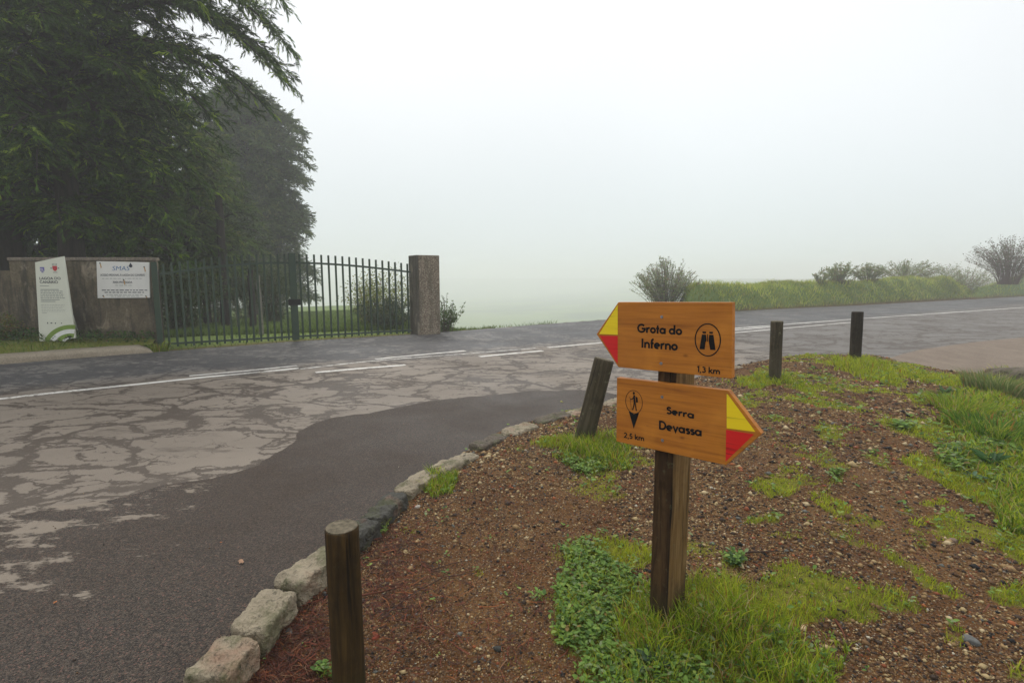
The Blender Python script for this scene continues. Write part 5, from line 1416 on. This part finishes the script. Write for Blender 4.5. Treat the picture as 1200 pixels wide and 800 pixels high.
def conifer(label, base, Ht, tr, rad_fn, nl, cols, wts, seed, h0=1.2, L=.27, K=18, wd=.0085, droopy=.35, sub=.30, extra=(), dens=1.0, group='conifers behind the wall and gate'):
    rs = random.Random(seed)
    t = thing('conifer_tree', label, 'tree', base, 0, group)
    m = 16; P = [(.12 * noise.noise(Vector((seed, k * .35, 0))) * k / 3, .12 * noise.noise(Vector((k * .35, seed, 0))) * k / 3, Ht * k / (m - 1) - .3) for k in range(m)]
    R = [tr * (1 - k / (m - 1)) ** .8 * (1.25 if k == 0 else 1) + .015 for k in range(m)]
    V, Q = tube_arrays([(P, R)], 12)
    npmesh('trunk', V, Q, MAT['bark'], t, smooth_=True)
    limbs = []; SP, SD, SL, SC = [], [], [], []
    def spray(p, d, l, clump):
        SP.append(p); SD.append(d); SL.append(l); SC.append(clump)
    jobs = []
    for i in range(nl):
        f = (i + .5) / nl; h = h0 + (Ht - h0) * f ** 1.08; az = i * 2.39996 + rs.uniform(-.4, .4)
        jobs.append((h, az, rad_fn(h, az) * rs.uniform(.72, 1.08), rs.uniform(.05, .5)))
    jobs += list(extra)
    for (h, az, ln, up) in jobs:
        if ln < .25: continue
        seg = 9; pts = []; d0 = np.array([math.cos(az), math.sin(az), 0.]); side = np.array([-math.sin(az), math.cos(az), 0.])
        wob = rs.uniform(-.3, .3); trunkx = np.interp(h, [q[2] for q in P], [q[0] for q in P]); trunky = np.interp(h, [q[2] for q in P], [q[1] for q in P])
        for k in range(seg):
            q = k / (seg - 1)
            z = ln * (up * math.sin(q * math.pi * .75) - .30 * q ** 2.2 * (.6 + droopy))
            pts.append(np.array([trunkx, trunky, h]) + d0 * ln * q + side * wob * ln * q * q * .6 + np.array([0, 0, z]))
        pts = np.array(pts)
        limbs.append((pts, np.linspace(.018 + .016 * ln, .006, seg)))
        nb = max(4, int(ln / (.12 / dens)))
        for b in range(nb):
            q = .18 + .82 * (b + rs.random()) / nb; kf = q * (seg - 1); k = min(int(kf), seg - 2); p = pts[k] + (pts[k + 1] - pts[k]) * (kf - k)
            ax = pts[k + 1] - pts[k]; ax = ax / np.linalg.norm(ax)
            sgn = 1 if b % 2 else -1; a2 = rs.uniform(.5, 1.15) * sgn
            bd = ax * math.cos(a2) + side * math.sin(a2) + np.array([0, 0, rs.uniform(-.15, .35)]); bd /= np.linalg.norm(bd)
            bl = (sub * (ln * (1.1 - q)) + .28) * rs.uniform(.6, 1.2); bseg = 4
            bp = [p + bd * bl * s / (bseg - 1) + np.array([0, 0, -.25 * droopy * bl * (s / (bseg - 1)) ** 2]) for s in range(bseg)]
            if bl > .5: limbs.append((np.array(bp), np.linspace(.010, .004, bseg)))
            ns = max(2, int(bl / .075)); cl = rs.random()
            for s in range(ns):
                qq = (s + .7) / ns; pp = p + bd * bl * qq + np.array([0, 0, -.25 * droopy * bl * qq ** 2])
                dv = bd + np.array([rs.uniform(-1., 1.), rs.uniform(-1., 1.), rs.uniform(-.6, .65)]); dv /= np.linalg.norm(dv)
                spray(pp, dv, L * rs.uniform(.7, 1.25), cl)
        spray(pts[-1], (pts[-1] - pts[-2]) / np.linalg.norm(pts[-1] - pts[-2]), L * 1.2, .8)
    V, Q = tube_arrays(limbs, 4); npmesh('limbs', V, Q, MAT['bark'], t)
    SP, SD, SL, SC = map(np.array, (SP, SD, SL, SC)); n = len(SP)
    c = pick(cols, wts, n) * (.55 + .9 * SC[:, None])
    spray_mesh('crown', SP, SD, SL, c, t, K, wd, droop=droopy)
    return t
NEAR_C = [(.05, .105, .012), (.085, .16, .016), (.03, .06, .01), (.25, .36, .03)]
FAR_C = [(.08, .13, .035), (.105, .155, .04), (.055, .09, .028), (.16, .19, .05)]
def cone(Rm, Ht, hm, east=1.):
    def f(h, az):
        k = 1 - ((h - hm) / (Ht - hm)) ** 1.5 if h > hm else .78 + .22 * h / hm
        return Rm * max(.05, k) * (1 + (east - 1) * max(0, math.cos(az - rad(10))) ** 2)
    return f
bA = PY(14, 330, 13.6); bB = PY(88, 330, 13.0)
conifer('broad dark conifer with the thickest trunk, cut off by the left edge of the picture', (bA.x, bA.y, -.1), 14.5, .40, cone(4.6, 14.5, 5), 84, NEAR_C, [4, 3, 3, 1.1], 3, h0=2.6, extra=[(5.4, -.9, 4.6, .2), (4.4, -.6, 3.8, .2), (7.2, -.5, 5., .2), (6.4, -1.2, 4.5, .2)])
conifer('dark conifer behind the wall sending long drooping branches out over the gate', (bB.x, bB.y, -.1), 13.5, .30, cone(3.2, 13.5, 5, 1.0), 100, NEAR_C, [4, 3, 3, 1.1], 8, h0=2.5,
        extra=[(6.0, 0., 4.4, .35), (5.6, -.15, 4.0, .3), (6.3, .15, 4.8, .3), (6.6, -.10, 5.4, .35), (7.2, .10, 5.7, .35), (6.0, -.25, 4.6, .3), (8.0, -.15, 5.6, .3), (7.6, .35, 5.2, .25), (7.4, -.4, 5.0, .3), (6.8, .2, 5.3, .4), (8.8, 0., 5.6, .2), (9.5, -.2, 5.4, .2), (5.2, .1, 3.6, .3), (5.6, -.5, 3.8, .3), (8.4, .3, 5.2, .3), (4.2, -.2, 2.9, .2), (10.2, .1, 4.8, .3)])
bD = PY(205, 330, 17.5); conifer('lighter green bushy conifer between the dark conifer and the misty one', (bD.x, bD.y, -.1), 8.6, .2, cone(2.3, 8.6, 3.4), 100, [(.09, .15, .03), (.13, .19, .04), (.07, .11, .028), (.19, .23, .05)], [3, 3, 2, 1.2], 15, h0=.7, L=.30, droopy=.15, wd=.011, K=16)
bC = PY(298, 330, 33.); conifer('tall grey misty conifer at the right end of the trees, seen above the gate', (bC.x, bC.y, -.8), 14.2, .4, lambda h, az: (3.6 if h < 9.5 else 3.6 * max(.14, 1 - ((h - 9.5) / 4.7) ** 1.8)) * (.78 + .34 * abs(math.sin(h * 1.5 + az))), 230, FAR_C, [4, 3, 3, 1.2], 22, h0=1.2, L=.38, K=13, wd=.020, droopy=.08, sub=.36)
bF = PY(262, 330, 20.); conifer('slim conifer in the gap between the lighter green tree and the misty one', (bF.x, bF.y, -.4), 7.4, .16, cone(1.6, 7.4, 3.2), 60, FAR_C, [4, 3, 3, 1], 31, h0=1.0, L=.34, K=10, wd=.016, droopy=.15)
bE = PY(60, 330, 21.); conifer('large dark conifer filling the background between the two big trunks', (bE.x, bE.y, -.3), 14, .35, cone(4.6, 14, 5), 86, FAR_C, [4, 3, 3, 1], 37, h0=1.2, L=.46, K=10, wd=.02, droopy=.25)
bG = PY(150, 330, 19.); conifer('dark background conifer just right of the second trunk', (bG.x, bG.y, -.3), 11, .28, cone(3.2, 11, 4), 76, NEAR_C, [4, 3, 3, .6], 41, h0=1.0, L=.42, K=10, wd=.018, droopy=.25)
# slender bare trunks seen through the bars
def bare_trunk(u, Y, r, hgt, label, mat='bark', name='tree_trunk', cat='tree trunk'):
    p = PY(u, 380, Y); z = gz(p.x, p.y); m = 8
    pts = [(.06 * noise.noise(Vector((u, k * .6, 0))), .06 * noise.noise(Vector((k * .6, u, 0))), hgt * k / (m - 1) - .2) for k in range(m)]
    V, Q = tube_arrays([(pts, np.linspace(r * 1.15, r * .75, m))], 10)
    o = npmesh(name, V, Q, MAT[mat], smooth_=True); o.location = (p.x, p.y, z); return tag(o, label, cat)
bare_trunk(297, 15.2, .09, 2.0, 'dark slender trunk seen through the gate, just left of the pale fence post')
bare_trunk(266, 17., .14, 4.5, 'dark trunk seen through the middle of the left gate leaf')
bare_trunk(244, 18.5, .12, 4.5, 'thin dark trunk seen through the left gate leaf, farther left than its neighbours')
bare_trunk(279, 15.6, .04, 1.35, 'short thin pale trunk seen through the left gate leaf', 'pale_post')
bare_trunk(306, 13.4, .055, 1.75, 'pale grey fence post standing behind the left gate leaf', 'pale_post', 'fence_post', 'post')

# ================================================================== SHRUBS
def shrub(label, base, hgt, rx, n_st, cols, wts, leafL=.05, per=26, lo=.35, stemcol=(.13, .09, .065), spread=1., seed=0, name='shrub', tipcl=.12, sr=.006, bias=0., group=None, flat=1.):
    rs = np.random.default_rng(seed); t = thing(name, label, 'shrub', base, 0, group)
    paths = []; LP = []
    for i in range(n_st):
        az = rs.random() * 2 * math.pi; q = math.sqrt(rs.random()); ex = rx * q; top = hgt * (1 - .42 * q * q) * (.75 + .3 * rs.random())
        tip = np.array([math.cos(az) * ex + bias * top, math.sin(az) * ex * flat, top]); b0 = np.array([math.cos(az) * ex * .22, math.sin(az) * ex * .22 * flat, -.15])
        m = 6; tt = np.linspace(0, 1, m)[:, None]
        P = b0 + (tip - b0) * tt; P[:, :2] -= (tip - b0)[None, :2] * (.25 * np.sin(tt * math.pi)); P += rs.normal(0, .012 * hgt, P.shape) * tt
        paths.append((P, np.linspace(sr, sr * .4, m)))
        k = int(per * (.6 + .8 * rs.random())); f = lo + (1 - lo) * rs.random(k) ** .6; j = np.clip((f * (m - 1)).astype(int), 0, m - 2); fr = (f * (m - 1) - j)[:, None]
        LP.append(P[j] * (1 - fr) + P[j + 1] * fr + rs.normal(0, tipcl, (k, 3)) * hgt * .30)
    V, Q = tube_arrays(paths, 4); npmesh('stems', V, Q, MAT['litter'], t, tint=np.tile([stemcol], (len(V), 1)))
    LP = np.concatenate(LP); LP = LP[LP[:, 2] > 0.0]
    leaf_cloud('foliage', LP, np.full(len(LP), leafL), cols, wts, parent=t, kind=None)
    return t
BG_ = [(.26, .32, .12), (.19, .25, .10), (.34, .38, .16), (.38, .28, .18)]
b = PY(780, 352, 22.5); shrub('rounded shrub of bare upright stems with small leaf tips above the upper sign board', (b.x, b.y, -.3), 2.6, 1.6, 190, BG_, [3, 3, 2, 2], .075, 34, .42, (.17, .13, .115), seed=1, tipcl=.05, sr=.014)
b = PY(437, 385, 16.5); shrub('yellow green leafy shrub behind the right gate leaf', (b.x, b.y, -.2), 2.05, 1.5, 90, [(.22, .28, .04), (.30, .34, .055), (.15, .20, .035), (.36, .30, .09)], [3, 3, 2, 1], .07, 60, .15, seed=2, tipcl=.14, bias=.35)
b = PY(455, 388, 15.0); shrub('low dark round bush in front of the yellow green shrub by the pillar', (b.x, b.y, -.1), 1.05, 1.05, 60, [(.035, .065, .02), (.05, .085, .025), (.025, .045, .018)], [3, 3, 2], .055, 70, .1, seed=3)
b = PY(520, 386, 14.3); shrub('leafy green shrub growing out from behind the right side of the pillar', (b.x - .05, b.y, -.25), 1.0, .55, 30, [(.07, .13, .03), (.11, .18, .04), (.16, .22, .06)], [3, 3, 1], .075, 34, .2, seed=4, tipcl=.12)
b = PY(523, 386, 14.2); shrub('sprawling twiggy branches with few leaves right of the pillar', (b.x, b.y, -.2), 1.35, 1.05, 13, [(.10, .16, .05), (.16, .22, .07)], [2, 1], .07, 9, .55, (.12, .09, .06), seed=11, tipcl=.05, sr=.011)
for k, (u, v, Y, hh, rx, lb, st) in enumerate([
    (985, 330, 28.5, 1.25, 1.0, 'sparse upright reddish stemmed shrub on top of the bank, left clump', 50), (1018, 328, 30.5, 1.15, .95, 'reddish stemmed shrub on top of the bank, right clump', 46),
    (962, 330, 27.5, .75, .5, 'few thin leafy stems at the left end of the shrubs on the bank', 12), (1060, 326, 37, 1.4, 2.0, 'low green hedge like shrub behind the top of the bank', 90),
    (1098, 330, 39, 2.3, 2.1, 'leafy shrub with pale stems at the gap between the two banks', 95), (1130, 335, 39, 2.5, 2.0, 'leafy shrub with pale stems just left of the second bank', 95)]):
    b = PY(u, v, Y); shrub(lb, (b.x, b.y, b.z - .25 if k < 4 else -.2), hh * 1.1, rx * (1.15 if k < 3 else 1.5), st, BG_, [3, 3, 2, 1.5], .10, 40, .40 if k < 3 else .25, (.19, .12, .10), seed=20 + k, tipcl=.10, sr=.014)
b = PY(1182, 330, 33.); shrub('large brownish shrub with leafy tips on the second bank at the right edge', (b.x, b.y, 1.15), 3.0, 2.4, 190, [(.12, .15, .06), (.17, .13, .09), (.20, .13, .10), (.09, .12, .05)], [3, 2, 2, 2], .10, 26, .3, (.19, .12, .10), seed=30, tipcl=.10, sr=.014)
b = PY(-6, 380, 9.9); shrub('yellowing leafy bush at the left edge in front of the low wall', (b.x, b.y, .1), .75, .5, 40, [(.14, .18, .03), (.22, .17, .05), (.08, .12, .02), (.30, .14, .05)], [3, 2, 3, 1], .05, 40, .1, seed=40)
for k, (u, Y, hh, rx, lb) in enumerate([(215, 15.5, 2.3, 1.5, 'dark undergrowth bush behind the left gate leaf next to the wall'), (250, 19.5, 3.0, 1.9, 'dark undergrowth bush farther back behind the left gate leaf'), (322, 19.5, 2.5, 1.1, 'green bush behind the meeting posts of the gate'), (290, 24., 3.2, 1.9, 'olive bush at the foot of the misty conifer'), (178, 17.5, 3.2, 1.9, 'dark bush behind the right end of the wall'), (110, 14.8, 2.6, 2.0, 'dark bush behind the middle of the wall')]):
    b = PY(u, 380, Y); shrub(lb, (b.x, b.y, gz(b.x, b.y)), hh, rx, 90, [(.05, .085, .02), (.075, .12, .028), (.12, .16, .035)], [3, 3, 1.5], .075, 70, .1, seed=50 + k, tipcl=.16)
# ivy and moss hanging on the coping of the wall
# ================================================================== FOG
FOG = 0.0041
mt = bpy.data.materials.new('fog'); mt.use_nodes = True; nn_ = mt.node_tree.nodes; nn_.clear()
o_ = nn_.new('ShaderNodeOutputMaterial'); pv = nn_.new('ShaderNodeVolumePrincipled')
pv.inputs['Color'].default_value = (.985, .997, 1.0, 1); pv.inputs['Density'].default_value = FOG; pv.inputs['Anisotropy'].default_value = .2
mt.node_tree.links.new(pv.outputs[0], o_.inputs['Volume'])
bm = bmesh.new(); bm_box(bm, -1000, 1000, -560, 1100, -29, 16.5)
hz_ = bmobj('haze', bm, mt); hz_['kind'] = 'stuff'
